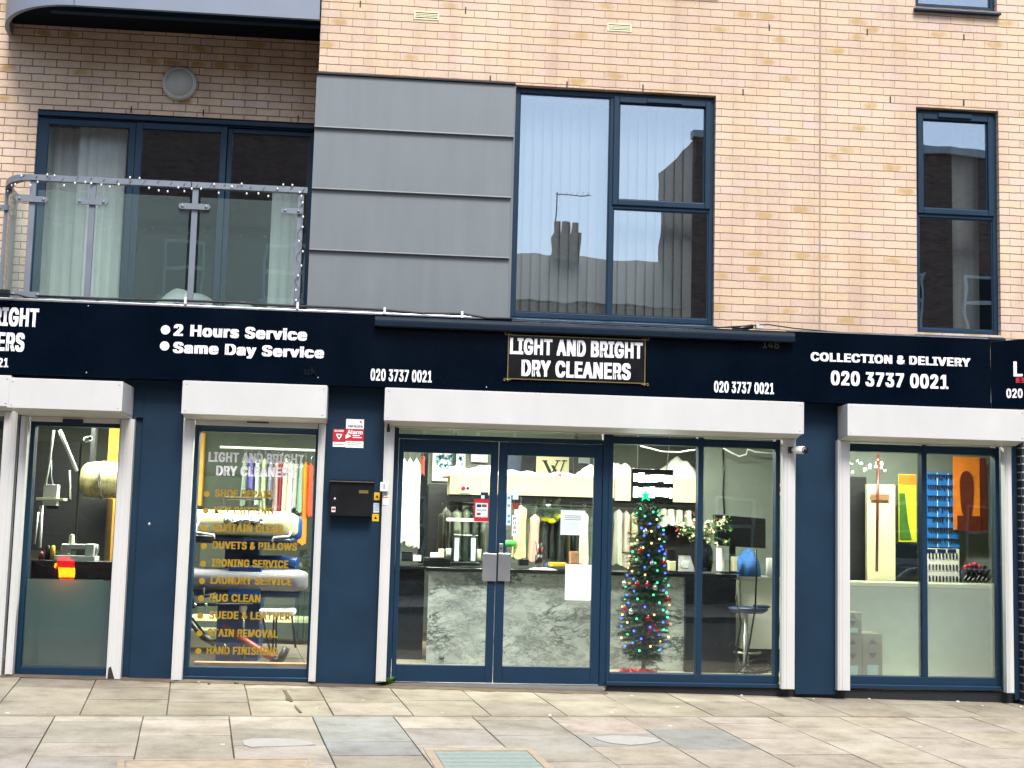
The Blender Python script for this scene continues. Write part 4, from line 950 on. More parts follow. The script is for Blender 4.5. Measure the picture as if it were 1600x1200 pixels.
weed(608, 1071, 34, .085, 'small green weed growing at the foot of the rail left of the doors', 1)
weed(368, 1069, 10, .03, 'tiny yellow green weed at the foot of the gold lettered window', 2)
def litter(px, py, r, label, m='dark', seed=1):
    rr = random.Random(seed); c = Vector(gpix(px, py, .0)); bm = bmesh.new(); bmesh.ops.create_icosphere(bm, subdivisions=1, radius=r)
    for v in bm.verts: v.co *= rr.uniform(.6, 1.2); v.co.z *= .6
    me = bpy.data.meshes.new('pebble'); bm.to_mesh(me); bm.free(); me.materials.append(MT[m]); o = bpy.data.objects.new('pebble', me); C.objects.link(o); o.location = c+Vector((0, 0, r*.4))
    return tag(o, label, 'pebble', 'scraps at the foot of the shop front')
for i, (x, y, r, m_, lab) in enumerate(((310, 1067, .016, 'patch', 'pale scrap on the paving at the left foot of the gold lettered window'), (326, 1069.5, .014, 'dark', 'dark scrap on the paving below the gold lettered window'), (1358, 1093, .016, 'paper', 'white pebble below the left pane of the right window'), (1496, 1097.5, .018, 'paper', 'white pebble below the right pane of the right window'), (1535, 1104, .014, 'paper', 'white pebble on the paving near the brick pier'), (1270, 1093, .016, 'patch', 'pale pebble at the foot of the blue pier right of the tree window'), (859, 1118.5, .017, 'paper', 'white scrap on the paving joint in front of the glass doors'), (1595, 1105, .016, 'paper', 'white pebble at the foot of the dark brick pier'), (1159, 1087.5, .014, 'paper', 'white pebble below the tree window by its right end'))):
    litter(x, y, r, lab, m_, i)
# ================================================================== shop interior
CZ = 2.67
MB().box(-6.0, 7.45, .32, 4.3, -.05, -.002).build('shop_floor', 'floor', bl)
MB().box(-6.0, 7.45, .17, 4.3, CZ, CZ+.05).build('shop_ceiling', 'ceil', bl)
MB().box(-6.0, 7.45, 4.25, 4.35, 0, CZ).build('interior_wall', 'wall', bl)
MB().box(-6.05, -6.0, .33, 4.3, 0, CZ).build('interior_wall', 'wall', bl)
MB().box(7.4, 7.45, .36, 4.3, 0, CZ).build('interior_wall', 'wall', bl)
pm = (pC0+pC1)/2
q_ = [(3.98, .325), (4.06, .325), (4.86, 2.7), (4.78, 2.7)]; MB().hexa([(x, y, 0) for x, y in q_], [(x, y, CZ-.002) for x, y in q_]).build('interior_wall', 'wall', bl)
MB().box(4.65, 7.39, 2.0, 2.08, 0, CZ).build('interior_wall', 'wall', bl)
MB().box(U(1101, 800, 2.5)[0], 4.70, 2.5, 2.58, 0, CZ).build('interior_wall', 'wall', bl)
MB().box(U(318, 760, 3.3)[0], U(560, 760, 3.3)[0], 3.3, 3.36, 0, CZ).build('interior_wall', 'darkwall', bl)
# ceiling lights
LIT = emit_mat('lit_tube', 'fff6d8', 10.0)
def clight(x, y, L, W, label):
    t = thing('ceiling_light', (x, y, CZ), label, 'ceiling light', 'tube lights on the shop ceiling')
    MB().box(x-L/2, x+L/2, y-.05, y+.05, CZ-.03, CZ-.002).build('housing', 'pvc', t)
    MB().tube([(x-L/2+.02, y, CZ-.05), (x+L/2-.02, y, CZ-.05)], .014, 8).build('tube', LIT, t)
    d = bpy.data.lights.new('tube_light', 'AREA'); d.shape = 'RECTANGLE'; d.size = L; d.size_y = .12; d.energy = W; d.color = (1, .965, .87)
    o = bpy.data.objects.new('tube_light', d); C.objects.link(o); o.parent = t; o.location = (0, 0, -.075)
clight(-2.9, 1.5, 1.2, 95, 'tube light on the ceiling behind the far left frosted window')
clight(-1.2, 1.0, 1.2, 105, 'tube light on the ceiling over the blue press')
clight(.9, 1.05, 1.5, 72, 'tube light on the ceiling between the glass doors and the marble counter')
clight(.9, 2.9, 1.5, 75, 'tube light on the ceiling over the clothes rails behind the counter')
clight(3.0, 1.3, 1.2, 62, 'tube light on the ceiling over the white cabinet')
clight(4.95, 1.0, 1.2, 56, 'tube light on the ceiling in front of the blue key board')
# ------------------------------------------------------------------ counter
CY = 1.5
cz = .995
q0, q1, q2, q3 = U(612, 960, CY)[0], U(668, 960, CY)[0], U(1069, 960, CY)[0], U(1148, 960, CY)[0]
ct = thing('shop_counter', ((q0+q3)/2, CY, 0), 'long counter with grey veined marble front and black top behind the glass doors', 'counter')
MB().box(q1, q2, CY, CY+.03, .0, cz-.04).build('marble_front', 'marble', ct)
MB().box(q2+.003, q3, CY-.05, CY+.5, 0, cz-.04).build('end_panel', 'counterblack', ct, bev=.004)
MB().box(q1-.03, q3+.01, CY-.04, CY+.55, cz-.038, cz).build('top', 'counterblack', ct, bev=.004)
MB().box(q0-.2, q1-.035, CY+.25, CY+.75, 0, cz-.03).build('back_unit', 'counterblack', ct, bev=.004)
MB().box(q0-.2, q1-.035, CY+.2, CY+.8, cz-.028, cz-.0).build('flap', 'counterblack', ct, bev=.003)
X, Z = U(690, 1028, CY-.02); MB().ball((X, CY-.02, Z), .03, 10, .5).build('castor', 'black', ct)
def cyl(name, px, pyb, pyt, rpx, Y, m, label, cat, n=16, taper=1., group=None, parent=None):
    x, zb = U(px, pyb, Y); _, zt = U(px, pyt, Y); r = rpx/F_PX*(Y-CAM.y)
    o = MB().lathe((x, Y, zb), [(.001, 0), (r, 0), (r*taper, zt-zb), (.001, zt-zb)], n).build(name, m, parent)
    return tag(o, label, cat, group) if label else o
def pbox(name, q, Y0, Y1, m, label=None, cat=None, bev=.003, parent=None, group=None):
    a, b, c, e = R4(*q, Y0); o = MB().box(a, b, Y0, Y1, c, e).build(name, m, parent, bev=bev)
    return tag(o, label, cat, group) if label else o
# things on the counter
t = thing('display_stand', P3(730, 884, CY+.15), 'clear plastic stand with two pale uprights on the counter behind the left door', 'stand')
for q in ((711, 841, 717, 877), (737, 841, 743, 877)): pbox('upright', q, CY+.1, CY+.2, 'bluepaper', parent=t)
pbox('pocket', (707, 836, 748, 883), CY+.21, CY+.25, 'clear', parent=t)
pbox('base', (705, 879, 750, 884), CY+.05, CY+.28, 'black', parent=t)
t = thing('card_till', P3(682, 880, CY+.4), 'black till with a white roll on the counter behind the left door', 'till')
pbox('body', (662, 872, 704, 884), CY+.3, CY+.7, 'black', parent=t); pbox('paper_tray', (673, 864, 688, 871), CY+.3, CY+.5, 'paper', parent=t)
cyl('roll', 700.5, 870, 857, 4, CY+.35, 'paper', None, None, parent=t)
cyl('pot', 748, 880, 858, 3.5, CY+.3, 'cream', 'cream cylinder pot on the counter just left of the door handles', 'pot')
x, z = U(800, 849, 1.9); tag(MB().tube([(x-.09, 1.9, z), (x+.04, 1.9, z)], .032, 16).build('ribbon_roll', 'green'), 'bright green roll standing behind the counter, right of the door handles', 'roll')
t = thing('pen_pot', P3(842, 886, CY+.12), 'pot of pens and scissors on the counter behind the right door', 'pen pot')
cyl('pot', 842, 886, 866, 6, CY+.12, 'black', None, None, parent=t, taper=1.1)
for k, (dx, dz, m_) in enumerate(((-5, 846, 'red'), (-1, 851, 'steel'), (4, 848, 'black'), (6, 855, 'red'))):
    p0, p1 = P3(842+dx*.4, 868, CY+.12), P3(842+dx, dz, CY+.12); MB().tube([p0, p1], .006, 6).build('pen', m_, parent=t)
tag(heap(*R4(829, 880, 868, 884, CY+.1)[:2], CY+.0, CY+.3, cz+.002, .02, 5, 'paper', 'paper_pad', '', '', nx=8, ny=4), 'white papers lying on the counter right of the pen pot', 'paper')
pbox('order_book', (861, 879.5, 886, 885), CY+.05, CY+.28, 'yellow', 'yellow order book on the counter behind the right door', 'book')
tag(heap(*R4(850, 872, 866, 884, CY+.3)[:2], CY+.28, CY+.5, cz+.002, .09, 8, 'pressdark', 'cushion', '', '', nx=10, ny=6), 'dark blue cushion on the counter behind the yellow book', 'cushion')
pbox('laptop', (1042, 858, 1055, 892), CY+.2, CY+.3, 'black', 'black upright device on the counter just right of the christmas tree', 'device')
t = thing('card_reader', P3(1070, 894, CY+.1), 'black card reader with a white label on the counter, right of the tree', 'card reader')
a, b, c, e = R4(1058, 868, 1083, 893, CY+.1); MB().hexa([(a-.01, CY+.02, c), (b+.01, CY+.02, c), (b+.01, CY+.22, c), (a-.01, CY+.22, c)], [(a+.02, CY+.14, e), (b-.02, CY+.14, e), (b-.02, CY+.2, e), (a+.02, CY+.2, e)]).build('body', 'black', t, bev=.004)
pbox('label', (1066, 877, 1076, 888), CY+.04, CY+.05, 'paper', parent=t)
pbox('box', (1046, 877, 1056, 892), CY+.02, CY+.12, 'cream', 'small cream box on the counter beside the card reader', 'box')
# vase with dried flowers
t = thing('flower_vase', P3(1102, 893, CY+.15), 'dark vase of dried pink and cream flowers on the counter end', 'vase')
x, z = U(1102, 893, CY+.15); MB().lathe((x, CY+.15, z), [(.001, 0), (.06, 0), (.085, .1), (.075, .22), (.05, .28), (.06, .31)], 18).build('vase', 'counterblack', t)
rr = random.Random(9); sm = MB(); fm = {'cream': MB(), 'shoe': MB(), 'weed': MB(), 'red': MB()}
for k in range(46):
    a = rr.uniform(0, 6.28); s_ = rr.uniform(.05, .26); tip = Vector((x+cos(a)*s_*1.25, CY+.15+sin(a)*s_*.6, z+.31+rr.uniform(.02, .30)-s_*.25)); sm.tube([(x+cos(a)*.02, CY+.15, z+.29), ((x+tip.x)/2, CY+.15, (z+.3+tip.z)/2+.05), tip], .003, 4)
    q = fm[rr.choice(['cream', 'cream', 'shoe', 'weed', 'red' if k % 5 == 0 else 'cream'])]
    for j in range(7):
        b_ = tip+Vector((rr.uniform(-.03, .03), rr.uniform(-.02, .02), rr.uniform(-.03, .03))); u_ = Vector((rr.uniform(-1, 1), rr.uniform(-1, 1), rr.uniform(-1, 1))).normalized()*.016; v_ = Vector((rr.uniform(-1, 1), rr.uniform(-.3, .3), rr.uniform(-1, 1))).normalized()*.016
        q.add([b_-u_, b_+v_, b_+u_, b_-v_], [(0, 1, 2, 3)])
sm.build('stems', 'weed', t)
for k, q in fm.items(): q.build('blooms', k, t)
pbox('folder', (1128, 857, 1132, 893), CY+.3, CY+.55, 'paper', 'white folder standing upright on the black counter end', 'folder')
pbox('folder', (1147, 870, 1152, 893), CY+.15, CY+.3, 'cream', 'cream file standing at the right edge of the black counter end', 'folder')
# ------------------------------------------------------------------ conveyor housing with bedding on top
KY = 2.6
kh = thing('conveyor_housing', P3(900, 785, KY), 'long cream housing high over the clothes rails behind the counter', 'housing')
for q in ((703, 744, 775, 773), (776, 744.6, 960, 775.5), (961, 747, 1105, 784)): pbox('casing', q, KY, KY+.7, 'cream', parent=kh)
a, b, c, e = R4(703, 773, 1100, 783, KY+.05); MB().box(a, b, KY+.04, KY+.6, c-.04, c+.06).build('track', 'black', kh)
for X_ in (a+.05, (a+b)/2, b-.05): MB().box(X_-.02, X_+.02, KY+.3, KY+.36, c+.06, CZ-.001).build('hanger_post', 'black', kh)
sw = thing('isolator_switch', P3(728, 768, KY-.03), 'small cream isolator with a red knob on the left end of the cream housing', 'switch')
pbox('plate', (718, 759, 736, 770), KY-.03, KY-.001, 'paper', parent=sw); x, z = U(724, 763, KY-.03); MB().lathe((x, KY-.03, z), [(.001, .02), (.024, .02), (.024, 0)], 12, 'y').build('knob', 'red', sw); x, z = U(731, 763, KY-.03); MB().lathe((x, KY-.03, z), [(.001, .015), (.016, .015), (.016, 0)], 10, 'y').build('button', 'black', sw)
def bed(px0, px1, pyt, pyb, seed, m, name, label, group=None, y0=KY+.03, y1=KY+.6):
    a, b, c, e = R4(px0, pyt, px1, pyb, y0+.15); return heap(a, b, y0, y1, c, (e-c)*1.02, seed, m, name, label, 'bedding', group)
PAT, n_, l_, b_ = new_mat('red_ring_pattern')
tc = n_.new('ShaderNodeTexCoord'); vo = n_.new('ShaderNodeTexVoronoi'); vo.inputs['Scale'].default_value = 13; l_.new(tc.outputs['Object'], vo.inputs['Vector'])
rg = mth(n_, l_, 'LESS_THAN', mth(n_, l_, 'ABSOLUTE', mth(n_, l_, 'SUBTRACT', vo.outputs['Distance'], .3)), .1); l_.new(mixc(n_, l_, rg, 'e8e0cc', 'c4563c'), b_.inputs['Base Color']); b_.inputs['Roughness'].default_value = .8
bed(694, 735, 725, 745, 12, PAT, 'pillow', 'cream pillow with red rings on the left end of the cream housing')
bed(730, 775, 722, 746, 13, 'curtain', 'duvet', 'white folded duvet behind the left door glass, on the cream housing')
bed(776, 842, 731, 747, 14, 'paper', 'duvet', 'white duvet on the cream housing, just right of the door join')
bed(806, 822, 734, 751, 15, 'cream', 'towel', 'pale yellow towel hanging over the cream housing edge')
bed(838, 905, 735, 748, 16, 'curtain', 'duvet', 'low white bundle on the cream housing below the monogram poster')
bed(868, 884, 737, 747, 26, 'redpaint', 'towel', 'small dark red cloth between the white bundles on the cream housing')
bed(902, 950, 724, 748, 17, 'paper', 'duvet', 'rounded white bag of bedding on the housing behind the right door edge')
bed(950, 988, 714, 749, 18, 'paper', 'duvet', 'big white pillow on the housing, left of the lit sign')
bed(1036, 1092, 712, 750, 19, 'curtain', 'laundry_bag', 'grey white crumpled laundry bag on the housing, right of the lit sign')
bed(1094, 1122, 735, 762, 20, 'paper', 'duvet', 'white bedding corner hanging off the right end of the housing')
# posters on the back wall
PB = 4.2
t = thing('poster', P3(702, 752, PB), 'white poster with a teal diamond shaped pattern on the back wall', 'poster'); pbox('sheet', (676, 690, 727, 752), PB, PB+.02, 'paper', parent=t, bev=0)
rr = random.Random(31); mb = MB()
for k in range(150):
    u_, v_ = rr.uniform(-1, 1), rr.uniform(-1, 1)
    if abs(u_)+max(0, -v_)*1.0 > 1 or v_ > .75: continue
    x, z = U(703+u_*21, 724-v_*19, PB-.004); s_ = rr.uniform(.012, .03); a = rr.uniform(0, 3)
    mb.prism([(x+s_*cos(a+q), z+s_*sin(a+q)) for q in (0, 2.1, 4.2)], PB-.004, PB-.001)
mb.build('pattern', 'teal', t, fix=True)
t = thing('poster', P3(863, 745, PB), 'cream poster with a black serif monogram on the back wall', 'poster'); pbox('sheet', (838, 696, 889, 752), PB, PB+.02, 'cream', parent=t, bev=0)
def strokes(pts, w0, w1=None):
    (xa, ya), (xb, yb) = pts; x0, z0 = U(xa, ya, PB-.006); x1, z1 = U(xb, yb, PB-.006); w0 = w0/F_PX*(PB-CAM.y); return [(x0-w0, z0), (x0+w0, z0), (x1+w0, z1), (x1-w0, z1)]
mb = MB()
for i, (pts, w_) in enumerate([(((851, 720), (861, 741)), 2.6), (((872, 720), (862, 741)), 1.1), (((863, 727), (873, 745)), 2.4), (((882, 720), (873, 745)), 1.1)]):
    mb.prism(strokes(pts, w_), PB-.006-i*.0006, PB-.001)
for xx in (851, 872, 882):
    a, b, c, e = R4(xx-4, 719, xx+4, 721, PB-.004); mb.box(a, b, PB-.0095, PB-.001, c, e)
mb.build('monogram', 'black', t, fix=True)
pbox('poster', (785, 700, 815, 735), PB, PB+.02, 'pressdark', 'dark blue patterned poster on the back wall beside the monogram poster', 'poster')
pbox('dark_board', (816, 690, 936, 760), PB+.03, PB+.045, 'counterblack', 'dark board on the back wall behind the monogram poster', 'board')
pbox('tall_cabinet', (668, 756, 722, 884), 3.4, 4.0, 'dark', 'tall dark cabinet behind the counter, below the teal poster', 'cabinet')
pbox('curtain_pole', (656, 700, 667, 880), 2.3, 2.6, 'counterblack', 'dark upright post behind the left glass door, beside white gowns', 'post')
# ------------------------------------------------------------------ garments
GM = {}
def gm(h):
    if h not in GM: GM[h] = mat('cloth_'+h, h, .85, var=.10, scale=7)
    return GM[h]
def garment(px, pyt, pyb, wpx, Y, col, label, depth=.10, group=None, bag=False, flare=1.0, seed=None, rail_z=None, n=28, name='garment'):
    seed = seed if seed is not None else int(px*7+pyt); rr = random.Random(seed)
    x, zt = U(px, pyt, Y); _, zb = U(px, pyb, Y); w_ = wpx/F_PX*(Y-CAM.y)/2; H = zt-zb
    t = thing(name, (x, Y, zb), label, 'clothing', group)
    rows = [(0, .12), (.02, .3), (.05, .75), (.08, .95), (.14, 1.0), (.3, .9), (.5, .95), (.7, 1.0*flare), (.88, 1.08*flare), (1., 1.1*flare)]
    vs = []; k1, k2, p1, p2 = rr.choice([3, 4, 5]), rr.choice([7, 8, 9]), rr.uniform(0, 6), rr.uniform(0, 6)
    lean = rr.uniform(-.012, .012)
    for f, s_ in rows:
        for i in range(n):
            a = 2*pi*i/n; r = 1+.16*f*sin(k1*a+p1+f*1.3)+.10*f*sin(k2*a+p2-f*2)
            vs.append((x+lean*f+w_*s_*r*cos(a), Y+depth*(.3+.7*min(1, s_))*r*sin(a), zt-H*f+(.012*sin(3*a+p1) if f == 1 else 0)))
    fs = [(j*n+i, j*n+(i+1) % n, (j+1)*n+(i+1) % n, (j+1)*n+i) for j in range(len(rows)-1) for i in range(n)]
    MB().add(vs, [tuple(reversed(f)) for f in fs]+[tuple(range(n))], True).build('cloth', gm(col) if isinstance(col, str) else col, t)
    hz_ = zt+(.09 if rail_z is None else max(.03, rail_z-zt))
    MB().tube([(x, Y, zt-.015), (x, Y, hz_-.03), (x+.012, Y, hz_-.008), (x, Y, hz_+.004), (x-.016, Y, hz_-.01)], .0025, 5).build('hanger', 'steel', t)
    if bag:
        vs2 = [(x+(v[0]-x)*1.15, Y+(v[1]-Y)*1.2, v[2]-(.03 if i >= n*(len(rows)-1) else -.004)) for i, v in enumerate(vs)]
        MB().add(vs2, [tuple(reversed(f)) for f in fs], True).build('plastic_cover', 'clear', t)
    return t
def rail(pa, pb, Y, label, r=.013, m='steel'):
    o = MB().tube([P3(*pa, Y), P3(*pb, Y)], r, 8).build('clothes_rail', m); return tag(o, label, 'rail')
# behind the left door: tall white gowns
rail((624, 703), (668, 705), 2.0, 'short steel rail carrying the white gowns behind the left door')
for i, (px, b_, w_, c_, lab) in enumerate(((632, 846, 13, 'dfe6dc', 'white gown hanging leftmost behind the left glass door'), (641, 852, 15, 'e8e8d8', 'white gown hanging in the middle of three behind the left door'), (651, 855, 15, 'eeeedd', 'long cream white gown nearest the dark post behind the left door'))):
    garment(px, 717, b_, w_, 1.95+i*.06, c_, lab, .12)
garment(661, 712, 742, 7, 2.2, 'a8452e', 'small rust red garment hanging by the dark post', .06)
pbox('pink_tag', (645, 740, 653, 754), 1.84, 1.845, gm('e0c0bc'), 'pale pink paper tag pinned on a white gown behind the left door', 'tag', bev=0)
# middle rail
rail((700, 787), (785, 790), 2.75, 'dark rail with plastic covered clothes behind the left door', .015, 'black')
for px, t_, b_, w_, c_, lab in ((692, 800, 868, 13, '55504c', 'dark grey jacket at the left end of the middle rail'), (701, 797, 872, 13, '9c8c88', 'dusty mauve jacket second on the middle rail'), (714, 796, 874, 16, 'cfcdb8', 'pale cream shirt in plastic on the middle rail, third from left'), (728, 794, 876, 14, 'a8a898', 'grey beige coat in plastic near the red poster'), (743, 800, 878, 14, '6a6a64', 'dark grey coat in plastic behind the red poster'), (756, 800, 878, 12, 'b6aaa2', 'pale mauve coat in plastic left of the door join')):
    garment(px, t_, b_, w_, 2.75+(px % 3)*.02, c_, lab, .16, bag=True)
t = thing('wall_shelf', P3(735, 812, 2.2), 'thin white shelf behind the counter, over the clear stand', 'shelf'); pbox('board', (698, 810, 766, 815), 2.2, 2.45, 'paper', parent=t); pbox('upright', (698, 815.5, 701, 884), 2.4, 2.44, 'dark', parent=t)
# right door rail
rail((790, 789), (940, 795), 2.75, 'steel rail over the yellow and pink robes behind the right door')
for px, t_, b_, w_, Y_, c_, lab, bg_ in ((814, 790, 872, 19, 2.0, 'e2d796', 'pale yellow robe hanging behind the right door, left of the pink one', False), (836, 804, 876, 15, 2.0, 'dba99a', 'salmon pink robe beside the yellow robe behind the right door', False), (826, 800, 868, 9, 2.75, '8f9a8a', 'grey green shirt between the yellow and pink robes', True), (850, 812, 872, 14, 2.75, '3a3f42', 'black suit in plastic right of the pink robe', True), (862, 812, 874, 12, 2.8, '2a2d30', 'black coat under yellow hanger foams', True), (874, 812, 876, 12, 2.75, '343a3c', 'dark grey suit behind the pale blue notice, left part', True), (888, 815, 878, 12, 2.8, '6a5a34', 'olive brown garment below the pale blue notice', True), (902, 812, 880, 10, 2.7, '2c3236', 'charcoal coat below the pale blue notice', True), (913, 800, 882, 13, 2.2, 'd8d6c0', 'long cream dress right of the pale blue notice', False), (926, 806, 880, 10, 2.75, 'b8b8a8', 'pale grey dress at the right edge of the right door', True), (786, 802, 868, 12, 2.8, '4a4a4c', 'dark jacket hanging behind the door join', True)):
    garment(px, t_, b_, w_, Y_, c_, lab, .11, bag=bg_)
for i, (px, py, lab) in enumerate(((852, 811, 'yellow foam hanger cover, left of three behind the right door'), (862, 814, 'yellow foam hanger cover, lowest of three behind the right door'), (871, 807, 'yellow foam hanger cover, highest of three behind the right door'))):
    x, z = U(px, py, 2.6); tag(MB().ball((x, 2.6, z), .042, 12, .75, 1.1, .6).build('hanger_foam', gm('e6d820')), lab, 'foam cover', 'yellow foam hanger covers')
x, z = U(848, 795, 2.55); rr = random.Random(77); cr = MB()
for k in range(70):
    c_ = Vector((x+rr.uniform(-.18, .18), 2.55+rr.uniform(-.05, .05), z+rr.uniform(-.09, .09))); u_ = Vector((rr.uniform(-1, 1), rr.uniform(-1, 1), rr.uniform(-1, 1)))*.06; v_ = Vector((rr.uniform(-1, 1), rr.uniform(-1, 1), rr.uniform(-1, 1)))*.05
    cr.add([c_-u_, c_+v_, c_+u_*.8, c_-v_*1.1], [(0, 1, 2), (0, 2, 3)])
tag(cr.build('plastic_bundle', 'clear'), 'crumpled clear plastic bundle hanging under the cream housing', 'plastic')
for px, t_, b_, w_, c_, lab in ((697, 792, 872, 9, 'b8b4a4', 'pale grey shirt tucked behind the dusty mauve jacket'), (735, 790, 838, 10, 'd8d4bc', 'short cream shirt above the clear stand'), (749, 792, 838, 10, 'c8c4b8', 'short off white shirt left of the red notice foot')):
    garment(px, t_, b_, w_, 2.95, c_, lab, .12, bag=True)
for i, (q, m_, lab) in enumerate((((628, 862, 644, 877), 'black', 'black printer on the counter flap behind the left door'), ((646, 868, 658, 877), 'paper', 'stack of white tickets beside the black printer'), ((686, 858, 694, 871), 'cream', 'cream tub on the till behind the left door'), ((767, 862, 776, 884), 'black', 'black box on the counter hidden partly by the door handles'), ((812, 874, 826, 884), 'black', 'black stapler case on the counter left of the pen pot'), ((892, 862, 905, 884), 'brown', 'brown paper packet behind the white taped sheet'))):
    pbox('counter_item', q, CY+.18, CY+.34, m_, lab, 'counter item')
for i, (q, c_, lab) in enumerate((((736, 704, 762, 722), 'cfd6d2', 'pale framed certificate on the back wall right of the teal poster'), ((904, 702, 922, 724), 'a8b0b0', 'grey framed certificate on the back wall right of the monogram poster'))):
    pbox('certificate', q, PB-.03, PB-.01, gm(c_), lab, 'certificate', bev=0)
# behind the tree
for px, t_, b_, w_, c_, lab in ((966, 795, 882, 13, 'd9dcc8', 'cream dress hanging left of the christmas tree'), (978, 798, 886, 12, 'cfc0b4', 'pale pink beige dress just left of the christmas tree'), (990, 800, 886, 12, 'd6d6ac', 'pale yellow dress behind the christmas tree'), (1035, 794, 822, 12, 'd8d8c4', 'short cream blouse right of the tree top'), (1047, 795, 820, 13, 'e2e2d4', 'short white blouse in the middle right of the tree top'), (1060, 796, 822, 13, 'd0d2c2', 'short greyish blouse on the rail right of the tree'), (1074, 797, 823, 12, 'e0dccc', 'short off white blouse at the rail end right of the tree')):
    garment(px, t_, b_, w_, 2.75, c_, lab, .14)
rail((950, 786), (1096, 791), 2.75, 'steel rail behind the christmas tree')
pbox('dark_cupboard', (1038, 822, 1100, 893), 2.9, 3.4, 'dark', 'dark cupboard behind the counter, right of the christmas tree', 'cupboard')
# ------------------------------------------------------------------ lit sign, christmas tree
t = thing('led_sign', P3(1019, 784, .45), 'black hanging sign with two rows of white lights over the christmas tree', 'led sign')
sa, sb, sc, se = R4(986.5, 733, 1052, 784, .45)
MB().box(sa, sb, .45, .49, sc, se).build('case', 'black', t, bev=.004)
LED = emit_mat('white_leds', 'f4faff', 9.0)
for r_, (za, zb) in enumerate(((.87, .58), (.47, .12))):
    mb = MB(); ht = se-sc; wd = sb-sa; rr = random.Random(r_+3); xx = sa+wd*.05
    while xx < sb-wd*.06:
        l_ = rr.uniform(.035, .07); mb.box(xx, min(xx+l_, sb-wd*.03), .446, .4495, sc+ht*zb+rr.uniform(0, .02), sc+ht*za-rr.uniform(0, .02)); xx += l_+(.004 if rr.random() < .75 else .014)
    mb.build('light_row', LED, t)
for x_ in (sa+.06, sb-.06): MB().tube([(x_, .47, se), (x_+(.05 if x_ > (sa+sb)/2 else .0), .47, CZ)], .004, 5).build('cord', 'pvc', t)
TY = .80
tx, tzb = U(1005, 1052, TY); ttop = U(1012, 790, TY)[1]
tzb = max(tzb, 0.0)
tr_ = thing('christmas_tree', (tx, TY, 0), 'slim dark green artificial christmas tree with lights and baubles, in the shop window', 'christmas tree')
x_top = U(1013, 790, TY)[0]
def trunk_x(z): return tx+(x_top-tx)*(z/ttop)
MB().tube([(tx, TY, 0), (trunk_x(ttop*.5), TY, ttop*.5), (x_top, TY, ttop)], [.022, .016, .006], 8).build('trunk', 'trunk', tr_)
mb = MB()
for k in range(4): a = k*pi/2+.5; mb.tube([(tx, TY, .09), (tx+.14*cos(a), TY+.14*sin(a), .01)], .009, 6)
mb.build('stand', 'black', tr_)
rr = random.Random(21)
PR = [(0.13, .15), (.2, .215), (.3, .24), (.45, .225), (.6, .2), (.75, .175), (.9, .15), (1., .09)]
def prad(f):
    for (a, ra), (b, rb) in zip(PR, PR[1:]):
        if f <= b: return ra+(rb-ra)*(f-a)/(b-a)
    return .04
def needles(mb, p, d, L, cnt, nl):
    for j in range(cnt):
        f = (j+.5)/cnt; b = p+d*(L*f); a = rr.uniform(0, 6.28)
        u = d.orthogonal().normalized(); v = d.cross(u); out = (u*cos(a)+v*sin(a))*.85+d*.55; s_ = d.cross(out).normalized()*.0035
        tip = b+out.normalized()*nl*rr.uniform(.7, 1.15); mb.add([b-s_, b+s_, tip], [(0, 1, 2)])
fol = [MB(), MB()]; br = MB(); z = ttop*.12; layer = 0
while z < ttop-.02:
    f = z/ttop; R = prad(max(.13, f)); nb = 13 if f < .7 else 10
    for k in range(nb):
        a = 2*pi*(k+.5*(layer % 2))/nb+rr.uniform(-.15, .15); L = R*rr.choice([.7, .85, .95, 1.0, 1.1, 1.22])*rr.uniform(.92, 1.08)
        droop = rr.uniform(-.35, .12) if f < .85 else rr.uniform(.1, .7)
        d = Vector((cos(a), sin(a), droop)).normalized(); p = Vector((trunk_x(z), TY, z+rr.uniform(-.02, .02)))
        br.tube([p, p+d*L], [.004, .002], 4, False); needles(fol[k % 2], p, d, L, int(46*L/.2), .05)
        for s_ in (-1, 1):
            q = p+d*L*.55; d2 = (d+Vector((-sin(a), cos(a), 0))*s_*.9).normalized(); needles(fol[k % 2], q, d2, L*.5, int(22*L/.2), .038)
    z += .042+.02*(1-f); layer += 1
fol[0].build('foliage', 'needle', tr_); fol[1].build('foliage', mat('dark_needles', '0c2a1a', .6, var=.4, scale=20), tr_); br.build('branches', 'trunk', tr_)
BA = {'red': mat('red_bauble', '9c1420', .18, metal=.3), 'silver': mat('silver_bauble', 'c9cdd2', .15, metal=.8)}
for px, py, m_, lab in ((1001, 861, 'red', 'red bauble high on the left side of the christmas tree'), (1036, 879, 'red', 'red bauble on the right edge of the tree near mid height'), (996, 913, 'red', 'red bauble on the left of the tree, level with the counter edge'), (1012, 914, 'red', 'dark red bauble at the middle of the tree, level with a silver one'), (1043, 936, 'red', 'red bauble on the lower right edge of the tree'), (1013, 967, 'red', 'red bauble low in the middle of the christmas tree'), (976, 951, 'red', 'brownish red bauble on the lower left edge of the tree'), (1009, 831, 'silver', 'silver bauble nearest the tree top'), (1019, 880, 'silver', 'small silver bauble right of centre at mid height'), (1023, 918, 'silver', 'silver bauble right of centre, below mid height'), (976, 912, 'silver', 'white silver bauble on the left edge of the tree'), (986, 956, 'silver', 'silver bauble low on the left of the tree')):
    yy = TY-.17-.05*(py > 900); x, z = U(px, py, yy); t = thing('bauble', (x, yy, z), lab, 'bauble', 'baubles on the christmas tree')
    MB().ball((x, yy, z), .027, 16).build('ball', BA[m_], t); MB().lathe((x, yy, z+.025), [(.007, 0), (.007, .012), (.001, .013)], 8).build('cap', 'alu', t)
ls = thing('string_lights', (tx, TY, .3), 'multicoloured string lights wound round the christmas tree', 'string lights')
